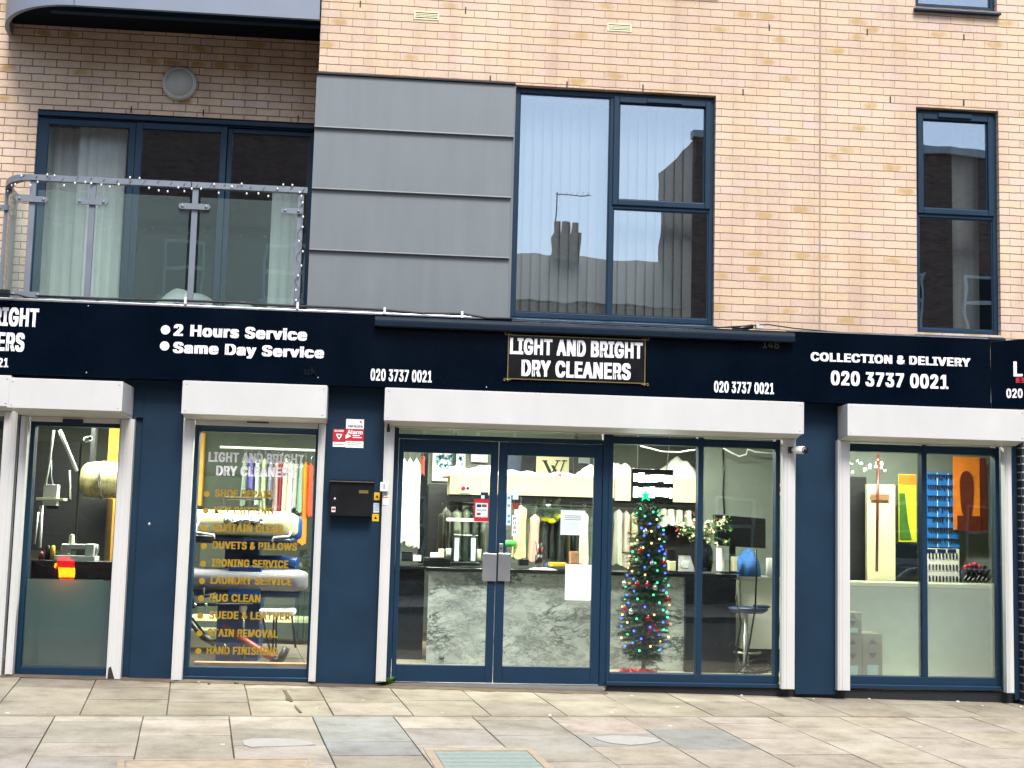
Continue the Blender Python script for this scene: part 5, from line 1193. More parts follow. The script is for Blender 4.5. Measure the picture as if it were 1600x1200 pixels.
BC = {k: emit_mat('lit_bulb_'+k, c, s) for k, c, s in (('green', '30e890', 3.5), ('blue', '2a44ff', 5.5), ('warm', 'ffc070', 3.2), ('red', 'ff6040', 2.5))}
src = {}
bm0 = MB().ball((0, 0, 0), .010, 8)
wp = []
for k in range(96):
    f = .16+.82*k/95; a = k*2.399963+rr.uniform(-.3, .3); a = -pi/2+((a % (2*pi))-pi)*.62; R = prad(f)*rr.uniform(.88, 1.1)
    p = Vector((trunk_x(f*ttop)+R*cos(a), TY+R*sin(a), f*ttop)); c_ = rr.choices(['green', 'blue', 'warm', 'red'], [4, 5, 4, 1.5])[0]
    if c_ not in src:
        o = bm0.build('bulb', BC[c_], ls); o.data.transform(Matrix.Translation(wloc(ls))); src[c_] = o
    else: o = src[c_].copy(); C.objects.link(o); o.parent = ls
    o.location = p-wloc(ls)
for k in range(200):
    f = .15+.84*k/199; a = k*.62; R = prad(f)*.92; wp.append((trunk_x(f*ttop)+R*cos(a), TY+R*sin(a), f*ttop))
MB().tube(wp, .0022, 4).build('wire', 'needle', ls)
x, z = U(1009, 774, .40); st = thing('green_glare', (x, .40, z), 'glowing green star at the top of the christmas tree, added to stand for light off the lit sign', 'glare')
mb = MB(); mb.prism([((x+(.06 if k % 2 == 0 else .024)*sin(k*pi/5)), z+(.06 if k % 2 == 0 else .024)*cos(k*pi/5)) for k in range(10)], .385, .415); mb.build('glare', emit_mat('green_glow', '10d878', 2.0), st, fix=True)  # glowing shape added for the green glare over the lit sign
MB().tube([(x, .4, z-.02), (x+.01, .5, z-.10), (x_top, TY, ttop-.05)], .004, 5).build('stem', 'needle', st)
# tinsel
x, z = U(996, 1049, TY-.1); mb = MB()
for k in range(700):
    a = rr.uniform(-.17, .17); c_ = Vector((x+a, TY-.12+rr.uniform(-.08, .08), .055+rr.uniform(-.025, .035))); d = Vector((rr.uniform(-1, 1), rr.uniform(-1, 1), rr.uniform(-.6, 1))).normalized(); s_ = d.orthogonal().normalized()*.006
    mb.add([c_-s_, c_+s_, c_+d*.04], [(0, 1, 2)])
tag(mb.build('tinsel', 'tinsel'), 'red tinsel heaped round the foot of the christmas tree', 'tinsel')
x, z = U(1020, 985, TY-.26); mb = MB()
for k in range(160):
    q = rr.uniform(0, 1); c_ = Vector((x-.05+.12*q, TY-.25+rr.uniform(-.02, .02), z-.05+.09*sin(q*3)+rr.uniform(-.02, .02))); d = Vector((rr.uniform(-1, 1), rr.uniform(-.3, .3), rr.uniform(-1, 1))).normalized(); s_ = d.orthogonal().normalized()*.0025
    mb.add([c_-s_, c_+s_, c_+d*.03], [(0, 1, 2)])
tag(mb.build('tinsel', mat('magenta_tinsel', '8a1a48', .3, metal=.5)), 'magenta tinsel strand on the lower right of the christmas tree', 'tinsel')
# ------------------------------------------------------------------ right pane of the tree window
t = thing('tv_monitor', P3(1158, 856, 1.75), 'black flat monitor seen from behind, above the black counter end', 'monitor')
mb = MB(); c4 = [P3(1117, 852, 1.75), P3(1196.5, 857, 1.7), P3(1196.5, 810.5, 1.7), P3(1117, 803.5, 1.75)]; off = Vector((0, .04, 0)); mb.hexa([c4[0], c4[1], c4[1]+off, c4[0]+off], [c4[3], c4[2], c4[2]+off, c4[3]+off]); mb.build('panel', 'black', t, bev=.004)
p = P3(1145, 860, 1.8); MB().box(p.x-.03, p.x+.03, 1.8, 1.84, cz, p.z+.1).build('stand', 'black', t); MB().box(p.x-.1, p.x+.1, 1.72, 1.92, cz+.001, cz+.015).build('foot', 'black', t)
t = thing('white_cabinet', P3(1190, 1016, 1.9), 'white chest cabinet against the grey wall in the tree window', 'cabinet')
pbox('body', (1157, 906, 1226, 1014), 1.9, 2.45, 'paper', parent=t); pbox('lid', (1154, 902, 1228, 905.6), 1.87, 2.46, 'paper', parent=t, bev=.004); pbox('base', (1160, 1014.3, 1226, 1019), 1.95, 2.4, 'dark', parent=t)
tag(heap(*R4(1150, 866, 1186, 902, 2.1)[:2], 2.0, 2.35, U(1170, 901, 2.1)[1], .32, 41, gm('2f62a0'), 'blue_bag', '', ''), 'blue shiny bag on the white cabinet below the monitor', 'bag')
o = pbox('bottle', (1199, 872, 1209, 901), 2.0, 2.07, 'paper', 'white upright carton on the white cabinet', 'carton', bev=.012)
t = thing('wall_switch', P3(1216, 772, 2.46), 'cream wall switch with an orange red button on the grey wall', 'switch'); pbox('case', (1211, 755, 1223, 774), 2.46, 2.499, 'cream', parent=t); pbox('button', (1217, 760, 1222, 769), 2.448, 2.459, 'red', parent=t)
t = thing('bar_stool', P3(1166, 1052, 1.1), 'stool with a dark blue seat and chrome column in the tree window', 'stool')
x, z = U(1169, 953, 1.1); MB().lathe((x, 1.1, z), [(.001, -.03), (.15, -.03), (.19, -.005), (.2, .02), (.15, .03), (.001, .025)], 24).build('seat', 'pressdark', t)
MB().box(x+.07, x+.2, 1.0, 1.2, z+.028, z+.05).build('back_lip', 'pressdark', t, bev=.01)
MB().lathe((x-.02, 1.1, 0), [(.001, .03), (.19, .012), (.19, .0)], 24).build('foot', 'steel', t); MB().lathe((x-.02, 1.1, .02), [(.045, 0), (.03, .12), (.03, .4), (.022, .41), (.022, z-.04)], 14).build('column', 'steel', t)
MB().tube([(x-.02+.13*cos(a), 1.1+.13*sin(a)-.05, .25) for a in [pi*k/8-pi for k in range(9)]], .01, 6).build('foot_rest', 'steel', t)
for i, (pts, lab) in enumerate((([(1181, 858), (1182, 900), (1180, 950), (1172, 1000), (1164, 1040), (1150, 1052)], 'long black cable hanging straight down from the monitor'), ([(1150, 930), (1158, 975), (1150, 1018), (1158, 1038), (1185, 1052), (1200, 1050)], 'black cable looping beside the stool column'), ([(1222, 930), (1216, 1000), (1200, 1042), (1180, 1050), (1150, 1034)], 'black cable rising to the right rail of the tree window'), ([(1150, 1030), (1170, 1043), (1195, 1036), (1222, 1040)], 'upper black cable tangled on the floor of the tree window'), ([(1148, 1046), (1175, 1032), (1195, 1028), (1222, 1036)], 'lower black cable crossing the floor of the tree window'), ([(1155, 1050), (1180, 1052), (1205, 1046), (1222, 1047)], 'black cable lying nearest the glass of the tree window'))):
    tag(MB().tube([P3(x, y, .7+.05*i) for x, y in pts], .009, 6).build('power_lead', 'black'), lab, 'cable')
tag(MB().tube([P3(x, y, 2.3) for x, y in ((1130, 700), (1144, 708), (1155, 713), (1166, 710), (1168, 702), (1180, 706), (1222, 710))], .009, 6).build('cable', 'pvc'), 'white cable looped under the ceiling of the tree window', 'cable')
tag(MB().tube([P3(x, y, 2.45) for x, y in ((1130, 702), (1131, 740), (1130, 770), (1132, 803))], .01, 6).build('cable', 'black'), 'black cable running up the grey wall above the monitor', 'cable')
tag(MB().tube([P3(x, y, 1.2) for x, y in ((1000, 697), (1035, 706), (1060, 707), (1086, 703))], .007, 6).build('cable', 'pvc'), 'white cable sagging above the lit sign', 'cable')
# ------------------------------------------------------------------ press window
PY = 1.25
pr = thing('steam_press', P3(390, 1035, PY), 'blue steam press with cream padded head and grey lower bed', 'steam press')
def capsule(x0, x1, y, z0, z1, dep, n=18, m=9):
    mb = MB(); zc, r = (z0+z1)/2, (z1-z0)/2; vs = []; st_ = []
    for k in range(m+1): a = pi/2*k/m; st_.append((x0+r*1.3*(1-sin(a)) if False else x0+r*1.3*(1-cos(pi/2-a)) , max(.02, sin(a))))
    st_ = [(x0+r*1.3*(1-cos(pi/2*k/m)) , max(.02, sin(pi/2*k/m))) for k in range(m+1)]
    st_ += [(x0+x1-x, s_) for x, s_ in st_[::-1]]
    for x, s_ in st_:
        for i in range(n):
            a = 2*pi*i/n; ca, sa_ = cos(a), sin(a); q = 4.0; e = (abs(ca)**q+abs(sa_)**q)**(-1/q)
            vs.append((x, y+dep*s_*ca*e, zc+r*(.5+.5*s_)*sa_*e if s_ > .05 else zc+r*.4*sa_))
    fs = [(j*n+i, j*n+(i+1) % n, (j+1)*n+(i+1) % n, (j+1)*n+i) for j in range(len(st_)-1) for i in range(n)]
    return mb.add(vs, fs+[tuple(range(n))[::-1], tuple((len(st_)-1)*n+i for i in range(n))], True)
a, b, c, e = R4(278, 798, 466, 838, PY); capsule(a, b, PY, c, e, .22).build('press_head', 'buck', pr)
a, b, c, e = R4(296, 800, 472, 846, PY+.2); capsule(a, b, PY+.24, c, e, .2).build('head_shell', 'press', pr)
a, b, c, e = R4(282, 838, 462, 850, PY); capsule(a, b, PY, c, e, .2).build('head_plate', 'pressdark', pr)
a, b, c, e = R4(284, 888, 482, 922, PY); capsule(a, b, PY-.05, c, e, .24).build('lower_bed', 'greycloth', pr)
a, b, c, e = R4(290, 921, 470, 931, PY); MB().box(a, b, PY-.2, PY+.2, c, e).build('bed_tray', 'pressdark', pr, bev=.01)
a, b, c, e = R4(338, 932, 405, 1036, PY+.05); MB().box(a, b, PY+.05, PY+.5, max(c, 0), e).build('base', 'pressblue', pr, bev=.01)
a, b, c, e = R4(356, 884, 408, 932, PY-.27); MB().box(a, b, PY-.26, PY+.1, c, e).build('front_panel', 'press', pr, bev=.015)
a, b, c, e = R4(350, 840, 404, 890, PY+.2); MB().box(a, b, PY+.26, PY+.5, c, e).build('column', 'pressblue', pr, bev=.01)
a, b, c, e = R4(410, 868, 465, 886, PY+.1); MB().tube([(a-.2, PY+.2, c+.05), ((a+b)/2, PY+.1, c+.06), (b, PY+.05, c+.04)], .055, 12).build('arm', 'press', pr)
# frame and linkage on the head
mb = MB(); mb.tube([P3(352, 836, PY-.05), P3(351, 778, PY), P3(410, 779, PY), P3(411, 836, PY-.05)], .012, 8); mb.tube([P3(352, 778, PY), P3(410, 779, PY)], .018, 8); mb.build('top_frame', 'dark', pr)
mb = MB(); rr = random.Random(4)
for k in range(9):
    x_ = 352+k*7; mb.tube([P3(x_, 822, PY-.24), P3(x_+rr.uniform(-3, 3), 806+rr.uniform(-6, 6), PY-.2)], .014, 7)
mb.tube([P3(358, 818, PY-.25), P3(384, 812, PY-.26), P3(412, 818, PY-.25)], .016, 8); mb.build('linkage', 'steel', pr)
for k in range(5):
    p = P3(356+k*13, 812+(k % 2)*6, PY-.25); MB().ball(p, .022, 10).build('valve', 'dark' if k % 2 else 'steel', pr)
mb = MB(); mb.tube([P3(320, 800, PY-.24), P3(306, 823, PY-.28), P3(307, 832, PY-.3), P3(334, 836, PY-.3), P3(335, 842, PY-.3)], .010, 8); mb.tube([P3(455, 830, PY-.24), P3(452, 838, PY-.3), P3(428, 840, PY-.3), P3(425, 846, PY-.3)], .010, 8); mb.build('handle', 'paper', pr)
mb = MB(); mb.tube([P3(297, 838, PY-.31), P3(334, 840, PY-.31)], .022, 8); mb.build('handle_grip', 'black', pr)
mb = MB(); mb.tube([P3(294, 945, PY-.3), P3(395, 944, PY-.3)], .014, 8); mb.tube([P3(300, 925, PY-.3), P3(302, 950, PY-.3)], .016, 8); mb.tube([P3(318, 918, PY-.3), P3(318, 932, PY-.3), P3(338, 928, PY-.3)], .018, 8); mb.build('pipework', 'dark', pr)
for px, py in ((297, 927), (305, 945), (322, 945), (334, 934)): MB().ball(P3(px, py, PY-.32), .02, 8).build('pipe_joint', 'steel', pr)
mb = MB(); mb.tube([P3(350, 980, PY-.15), P3(428, 1030, PY-.55)], .032, 12); mb.build('pedal', 'redpaint', pr)
mb = MB(); mb.tube([P3(425, 1030, PY-.54), P3(434, 1034, PY-.56), P3(440, 1028, PY-.57), P3(448, 1012, PY-.57)], [.036, .042, .04, .034], 12); mb.build('pedal_rubber', 'black', pr)
mb = MB(); mb.tube([P3(294, 965, PY-.2), P3(318, 995, PY-.3), P3(334, 1004, PY-.4)], .035, 10); mb.build('pedal_rubber', 'black', pr)
mb = MB(); mb.tube([P3(352, 1004, PY-.1), P3(352, 1025, PY-.1)], .014, 8); mb.tube([P3(381, 948, PY-.05), P3(381, 1030, PY-.05)], .016, 8); mb.build('rod', 'steel', pr)
p = P3(380, 950, PY-.1); MB().ball(p, .04, 10, 1.3).build('weight', 'paper', pr)
t = thing('step_stool', P3(432, 1000, 1.0), 'small stool with white padded top and black legs, by the press', 'stool')
a, b, c, e = R4(406, 951, 461, 961, 1.0); MB().box(a, b, .9, 1.2, c, e).build('top', 'paper', t, bev=.02)
for (xa, ya, xb, yb, dy) in ((410, 962, 422, 1018, 0), (428, 962, 426, 1020, .2), (432, 962, 431, 1020, .05), (456, 962, 462, 1012, .2)): MB().tube([P3(xa, ya, 1.0+dy), P3(xb, yb, 1.0+dy)], .010, 6).build('leg', 'black', t)
pbox('timber_strip', (302, 1036, 481, 1046), .2, .32, 'brown', 'worn timber strip lying along the foot of the gold lettered window', 'timber')
# clothes in the press window
rail((344, 698.5), (497, 704), 2.4, 'white rail over the coloured clothes in the press window', .014, 'pvc')
for px, t_, b_, w_, c_, lab, bg_ in ((394, 712, 764, 13, '7a62b8', 'short purple garment on the rail in the press window', True), (404, 714, 790, 10, 'd2d4c4', 'cream white shirt next to the purple garment', True), (414, 716, 798, 10, 'dcd8ae', 'pale yellow garment with a yellow collar in the press window', True), (425, 718, 780, 8, 'a59ab8', 'pale lilac garment fourth on the press window rail', True), (434, 716, 800, 11, 'd4a4a0', 'pink garment in the middle of the press window rail', True), (441, 718, 815, 8, '7a1a28', 'maroon coat on the press window rail', False), (448, 716, 815, 9, 'd8d4b4', 'long cream coat beside the maroon coat', False), (456, 720, 812, 10, 'cfd0b6', 'long ivory coat second right of the maroon coat', False), (464, 722, 795, 12, 'c2b0b4', 'dusty pink dress left of the orange sari', True), (472, 722, 800, 9, 'a8c0a8', 'pale green garment in plastic behind the orange sari', True), (478, 722, 850, 11, 'e07a1c', 'long orange sari at the right end of the press window rail', False), (486, 724, 806, 8, 'c84a30', 'red orange scarf at the far right of the press window rail', False), (384, 716, 790, 9, '9aa090', 'grey garment in plastic leftmost on the press window rail', True)):
    garment(px, t_, b_, w_, 2.38+(int(px) % 4)*.015, c_, lab, .12, bag=bg_)
x, z = U(484, 880, 1.6); cr = MB()
for k in range(60):
    c_ = Vector((x+rr.uniform(-.1, .07), 1.6+rr.uniform(-.05, .05), z+rr.uniform(-.12, .12))); u_ = Vector((rr.uniform(-1, 1), rr.uniform(-1, 1), rr.uniform(-1, 1)))*.05; v_ = Vector((rr.uniform(-1, 1), rr.uniform(-1, 1), rr.uniform(-1, 1)))*.05
    cr.add([c_-u_, c_+v_, c_+u_*.8, c_-v_*1.1], [(0, 1, 2), (0, 2, 3)])
tag(cr.build('plastic_bundle', 'clear'), 'crumpled clear plastic at the right of the blue press', 'plastic')
a, b, c, e = R4(460, 925, 486, 1005, 1.4); tag(drape(a, b, c, e, 1.5, 3, .03, None, 'plastic_sheet', m='clear', seed=8), 'clear plastic sheet hanging low at the right of the blue press', 'plastic')
drape(rx0+.5, rx1-.06, SILL+.06, HEAD-.1, .34, 3, .01, 'plain pale curtain strip behind the right part of the narrow right window', seed=9, m='blind')
pbox('yellow_post', (300, 676, 317, 790), 3.2, 3.4, gm('d8a44c'), 'warm yellow post at the left edge of the press window', 'post')
pbox('work_bench', (292, 966, 500, 972), 2.5, 3.0, 'cream', 'pale bench top low behind the blue press', 'bench')
pbox('storage_box', (294, 985, 350, 1012), 1.9, 2.3, 'cream', 'cream storage box on the floor left of the press base', 'box')
# ------------------------------------------------------------------ machinery window
t = thing('boiler_tank', P3(155, 775, 1.6), 'horizontal galvanised boiler tank high in the far left window', 'boiler')
a, b, c, e = R4(122, 720, 184, 778, 1.6); r_ = (e-c)/2; zc = (c+e)/2
MB().lathe((a, 1.75, zc), [(.001, 0), (r_*.7, .01), (r_*.92, .05), (r_, .12), (r_, b-a+.3), (.001, b-a+.3)], 28, 'x').build('tank', 'tubegrey', t)
MB().lathe((a+.2, 1.75, zc), [(r_+.001, 0), (r_+.012, .004), (r_+.012, .03), (r_+.001, .034)], 28, 'x').build('band', 'steel', t)
for X_ in (a+.1, b+.05): MB().box(X_-.02, X_+.02, 1.7, 1.8, zc+r_*.9, CZ).build('strap', 'dark', t)
pbox('warm_panel', (165, 664, 190, 880), 2.4, 2.45, gm('d8a038'), 'warm yellow panel at the right of the boiler tank', 'panel', bev=0)
pbox('dark_cabinet', (120, 778, 164, 905), 2.1, 2.6, 'dark', 'tall dark cabinet below the boiler tank', 'cabinet')
pbox('doorway', (52, 690, 120, 860), 2.9, 3.0, 'dark', 'dark doorway panel behind the white pipes', 'panel')
for i, (pts, r_, lab) in enumerate((([(84, 672), (78, 720), (71, 758)], .011, 'thin white pipe running down to the electric box'), ([(80, 720), (80, 745), (86, 770)], .007, 'grey cable beside the thin white pipe'), ([(93, 672), (120, 736)], .018, 'slanted white pole in the far left window'), ([(109, 735), (110, 780)], .008, 'short hanging white pull cord in the far left window'), ([(65, 790), (64, 820), (62, 856)], .017, 'upright cream stand pipe at the left of the far left window'), ([(60, 800), (54, 850)], .008, 'thin slanted pipe at the left edge of the far left window'))):
    tag(MB().tube([P3(x, y, 1.2+.03*i) for x, y in pts], r_, 8).build('pipe', 'pvc' if i != 1 else 'rail'), lab, 'pipe')
t = thing('electric_box', P3(78, 790, 1.2), 'white electric control box on pipes in the far left window', 'electric box'); pbox('case', (67, 757, 89, 790), 1.2, 1.3, 'paper', parent=t); pbox('gland', (72, 790, 90, 795), 1.22, 1.28, 'black', parent=t); pbox('shelf', (56, 778, 100, 782), 1.19, 1.32, 'cream', parent=t)
cm_ = thing('dome_camera', P3(136, 687, 1.1), 'small white camera on a bracket near the ceiling in the far left window', 'camera'); p = P3(138, 686, 1.1); MB().tube([p+Vector((-.05, .1, .0)), p], .014, 8).build('bracket', 'pvc', cm_); MB().tube([p+Vector((-.03, .03, -.005)), p+Vector((.03, -.05, .005))], .028, 12).build('body', 'pvc', cm_); MB().ball(p+Vector((.032, -.055, .005)), .016, 8).build('lens', 'black', cm_)
t = thing('sewing_machine', P3(120, 876, .7), 'grey white sewing machine on the dark bench in the far left window', 'sewing machine')
pbox('bed', (84, 869, 148, 876), .6, .8, 'lampbase', parent=t); pbox('pillar', (132, 850, 147, 869), .62, .78, 'lampbase', parent=t, bev=.01); pbox('arm', (96, 850, 132, 858), .63, .75, 'lampbase', parent=t, bev=.01); pbox('head', (95, 850, 106, 866), .62, .74, 'alu', parent=t, bev=.008)
p = P3(150, 858, .7); MB().lathe((p.x, .7, p.z), [(.001, .0), (.045, 0), (.045, .02), (.001, .02)], 16, 'x').build('hand_wheel', 'alu', t)
p = P3(112, 846, .7); MB().lathe((p.x, .7, p.z-.03), [(.03, 0), (.022, .09), (.001, .1)], 12).build('spool', 'cream', t)
for px, m_, lab in ((74, 'black', 'black bottle on the bench left of the sewing machine'), (82, 'yellow', 'amber thread cone on the bench left of the sewing machine'), (64, 'redpaint', 'dark red spool at the left end of the bench')): cyl('bottle', px, 874, 852 if px != 64 else 862, 4.5, .72, m_, lab, 'bottle', taper=.55)
t = thing('work_bench', P3(110, 905, .6), 'dark bench along the far left window', 'bench'); pbox('top', (48, 876.5, 176, 905), .5, 1.0, 'counterblack', parent=t); 
for q in ((52, 906, 60, 1045), (158, 906, 166, 1045)): pbox('leg', q, .52, .6, 'dark', parent=t)
# ------------------------------------------------------------------ right window
WY = 1.9
t = thing('key_board', P3(1472, 856, WY), 'blue board with rows of hanging keys in the right window', 'key board')
a, b, c, e = R4(1446, 739, 1497, 855, WY); MB().box(a, b, WY-.03, WY, c, e).build('board', 'blueboard', t)
for r_ in range(7):
    z_ = e-(r_+.5)*(e-c)/7; mb = MB(); mb.box(a+.005, b-.005, WY-.045, WY-.031, z_+.032, z_+.037)
    for k in range(14):
        if rr.random() < .12: continue
        x_ = a+.02+(b-a-.04)*k/13; L = rr.uniform(.03, .055); mb.box(x_-.006, x_+.006, WY-.044, WY-.036, z_+.03-L, z_+.03); mb.lathe((x_, WY-.036, z_+.024), [(.001, .006), (.010, .006), (.010, 0)], 8, 'y')
    mb.build('key_row', 'keys', t)
for k in (1, 2): X_ = a+(b-a)*k/3; MB().box(X_-.004, X_+.004, WY-.032, WY-.0301, c, e).build('divider', 'bluepaper', t)
t = thing('key_board', P3(1472, 908, WY), 'white board with sparse keys below the blue key board', 'key board')
a, b, c, e = R4(1446, 857, 1497, 910, WY); MB().box(a, b, WY-.03, WY, c, e).build('board', 'paper', t)
for r_ in range(3):
    z_ = e-.06-r_*(e-c)/3; mb = MB()
    for k in range(9):
        x_ = a+.03+(b-a-.06)*k/8; mb.box(x_-.007, x_+.007, WY-.042, WY-.031, z_-.05, z_+.01)
    mb.build('key_row', 'keys', t)
for k in (0, 1, 2):
    a2, b2, c2_, e2_ = R4(1449+k*16, 858, 1462+k*16, 864, WY-.04); MB().box(a2, b2, WY-.036, WY-.0305, c2_, e2_).build('header', 'pressdark', t)
t = thing('shoe_poster', P3(1510, 830, WY-.1), 'orange poster with a dark brown shoe sole in the right window', 'poster')
pbox('sheet', (1490, 714, 1532, 828), WY-.1, WY-.085, 'orange', parent=t, bev=0)
x, z = U(1509.5, 772, WY-.1); rpx = (WY-CAM.y)/F_PX
MB().prism([(x+rpx*12.5*sin(a)*(1+.18*cos(2*a)-.14*cos(a)*(-1)), z+rpx*37*cos(a)) for a in [2*pi*k/26 for k in range(26)]], WY-.115, WY-.1005).build('shoe_sole', 'shoe', t, fix=True)
pbox('caption', (1496, 806, 1533, 830), WY-.108, WY-.1005, 'shoe', parent=t, bev=0)
pbox('dark_board', (1531, 716, 1542, 832), WY-.1, WY-.05, 'shoe', 'dark brown board edge beside the orange shoe poster', 'board', bev=0)
t = thing('shoe_poster', P3(1419, 846, WY-.1), 'tall lime and brown poster left of the window mullion', 'poster')
pbox('sheet', (1404, 741, 1432, 847), WY-.1, WY-.085, 'lime', parent=t, bev=0); pbox('top_band', (1404.5, 742, 1431.5, 757), WY-.106, WY-.1005, 'orange', parent=t, bev=0)
x, z = U(1411, 800, WY-.1); MB().prism([(x-.04, z+.2), (x+.02, z+.2), (x+.05, z-.1), (x+.09, z-.29), (x-.04, z-.29)], WY-.108, WY-.1005).build('shape', 'weed', t, fix=True)
pbox('side_panel', (1355, 757, 1399, 910), 1.7, 1.76, 'cream', 'tall cream panel with a small brown plaque in the right window', 'panel')
pbox('plaque', (1361, 772, 1390, 781), 1.67, 1.69, 'brown', 'small brown plaque on the tall cream panel', 'plaque', bev=0)
tag(MB().tube([P3(1372, 710, 1.5), P3(1371, 800, 1.5), P3(1370, 893, 1.5)], .016, 8).build('pole', 'shoe'), 'thin dark red pole before the tall cream panel', 'pole')
pbox('dark_cupboard', (1400, 850, 1434, 912), 1.75, 1.88, 'counterblack', 'dark cupboard at the foot of the lime poster', 'cupboard')
pbox('dark_opening', (1328, 745, 1354, 912), 1.85, 1.95, 'dark', 'dark doorway at the left edge of the right window', 'doorway')
cl = MB()
for k in range(22): cl.ball(P3(1336+rr.uniform(-10, 48), 726+rr.uniform(-10, 14), 1.4), rr.uniform(.008, .02), 6)
tag(cl.build('hanging_trinkets', 'paper'), 'pale trinkets hanging near the top of the right window', 'trinkets')
t = thing('shoe_brushes', P3(1530, 908, 1.2), 'cluster of black shoe tools with round red heads low in the right window', 'shoe tools')
for k, (px, py) in enumerate(((1509, 886), (1516, 884), (1523, 882), (1530, 886))):
    p = P3(px, py, 1.2); MB().ball(p, .026, 10).build('red_head', 'red', t); MB().tube([p, P3(px+8, 902, 1.25)], .012, 6).build('handle', 'black', t)
for k in range(6): MB().tube([P3(1505+k*7, 909, 1.15), P3(1520+k*6.5, 886+(k % 3)*5, 1.3)], .02, 7).build('shoe_tree', 'black', t)
pbox('shelf_unit', (1328, 912, 1570, 918), 1.1, 1.6, 'cream', 'pale shelf running behind the frosted part of the right window', 'shelf')
pbox('haze_backing', (1328, 919, 1572, 1064), 1.12, 1.16, gm('b9bfb8'), 'pale panel added below the shelf to even out the frosted haze', 'panel', bev=0)  # backing added so the frosted film reads as an even haze
# cardboard boxes behind the frosted film
def carton(q, Y, label):
    a, b, c, e = R4(*q, Y); t = thing('cardboard_box', ((a+b)/2, Y, c), label, 'box', 'cardboard boxes behind the frosted film')
    MB().box(a, b, Y, Y+.3, c, e).build('box', 'card', t, bev=.004); xm, w_ = (a+b)/2, (b-a); h = e-c
    for zz, s_ in ((e-h*.18, 1), (c+h*.52, -1)): MB().prism([(xm-w_*.2, zz-s_*.018), (xm+w_*.2, zz-s_*.018), (xm, zz+s_*.035)], Y-.002, Y-.0002).build('arrow_mark', 'black', t, fix=True)
    MB().box(xm-w_*.27, xm+w_*.27, Y-.003, Y-.0005, c+h*.08, c+h*.3).build('label', 'bluepaper', t)
carton((1318, 992, 1347, 1060), .125, 'cardboard box with black triangle marks, lower left of the three')
carton((1348, 990, 1379, 1060), .125, 'cardboard box with black triangle marks, right of the three')
carton((1318, 957, 1346.5, 991), .125, 'cardboard box on top of the lower left one')
# ------------------------------------------------------------------ notices stuck inside the glass
NY = GY-.014
t = thing('notice', P3(752, 815, NY), 'red framed notice on the left glass door', 'notice'); plate('sheet', (740.5, 780, 764, 815), NY, 'red', parent=t, thick=.001); plate('print', (743, 786, 762, 808), NY-.0012, 'bluepaper', parent=t, thick=.0006)
for q, m_ in (((745, 788, 752, 792.5), 'pressdark'), ((753, 788, 760.5, 792.5), 'redpaint'), ((745, 796, 752, 798), 'greyletter'), ((753, 796, 760, 798), 'greyletter'), ((745, 801, 751, 805), 'redpaint')): plate('block', q, NY-.002, m_, parent=t, thick=.0006)
t = thing('sticker', P3(757, 779, NY), 'small dark blue and white sticker above the red notice', 'sticker'); plate('sheet', (751, 769, 763, 779.5), NY, 'pressdark', parent=t, thick=.001); plate('print', (752, 774, 757, 779), NY-.0012, 'paper', parent=t, thick=.0006)
t = thing('notice', P3(896, 836, NY), 'pale blue opening notice high on the right glass door', 'notice'); plate('sheet', (876, 797.5, 914, 836), NY, 'bluepaper', parent=t, thick=.001)
for y_ in (806, 809, 812, 818, 821, 824, 827): plate('print', (882, y_-.7, 908 if y_ < 814 else 903, y_+(.8 if y_ < 814 else -.1)), NY-.0012, 'greyletter', parent=t, thick=.0005)
plate('notice', (883, 882, 924.5, 938), NY, 'paper', 'blank white sheet taped low on the right glass door', 'notice', thick=.001)
t = thing('sticker', P3(795, 822, NY), 'narrow pale strip of stickers at the left edge of the right door glass', 'sticker'); plate('strip', (791.5, 769, 798.5, 821), NY, 'bluepaper', parent=t, thick=.001)
for y_ in (778, 790, 806, 815): plate('print', (793, y_-2, 797, y_+2), NY-.0012, 'teal', parent=t, thick=.0005)
plate('sticker', (801, 768, 810, 780.5), NY, 'bluepaper', 'pale blue square sticker above the small red one on the right door', 'sticker', thick=.001)
plate('sticker', (801, 786, 811, 796), NY, 'redpaint', 'small dark red sticker on the right door glass', 'sticker', thick=.001)
t = thing('push_sign', P3(804, 836, NY), 'narrow white vertical push sign on the right glass door', 'sign'); plate('strip', (800, 805, 808, 838), NY, 'paper', parent=t, thick=.001)
for i, ch in enumerate('PUSH'): ptext(ch, 'black', t, 802, 812.5+i*7, 806, 812.6+i*7, 4.6, NY-.0012, bold=.02, thick=.0005)
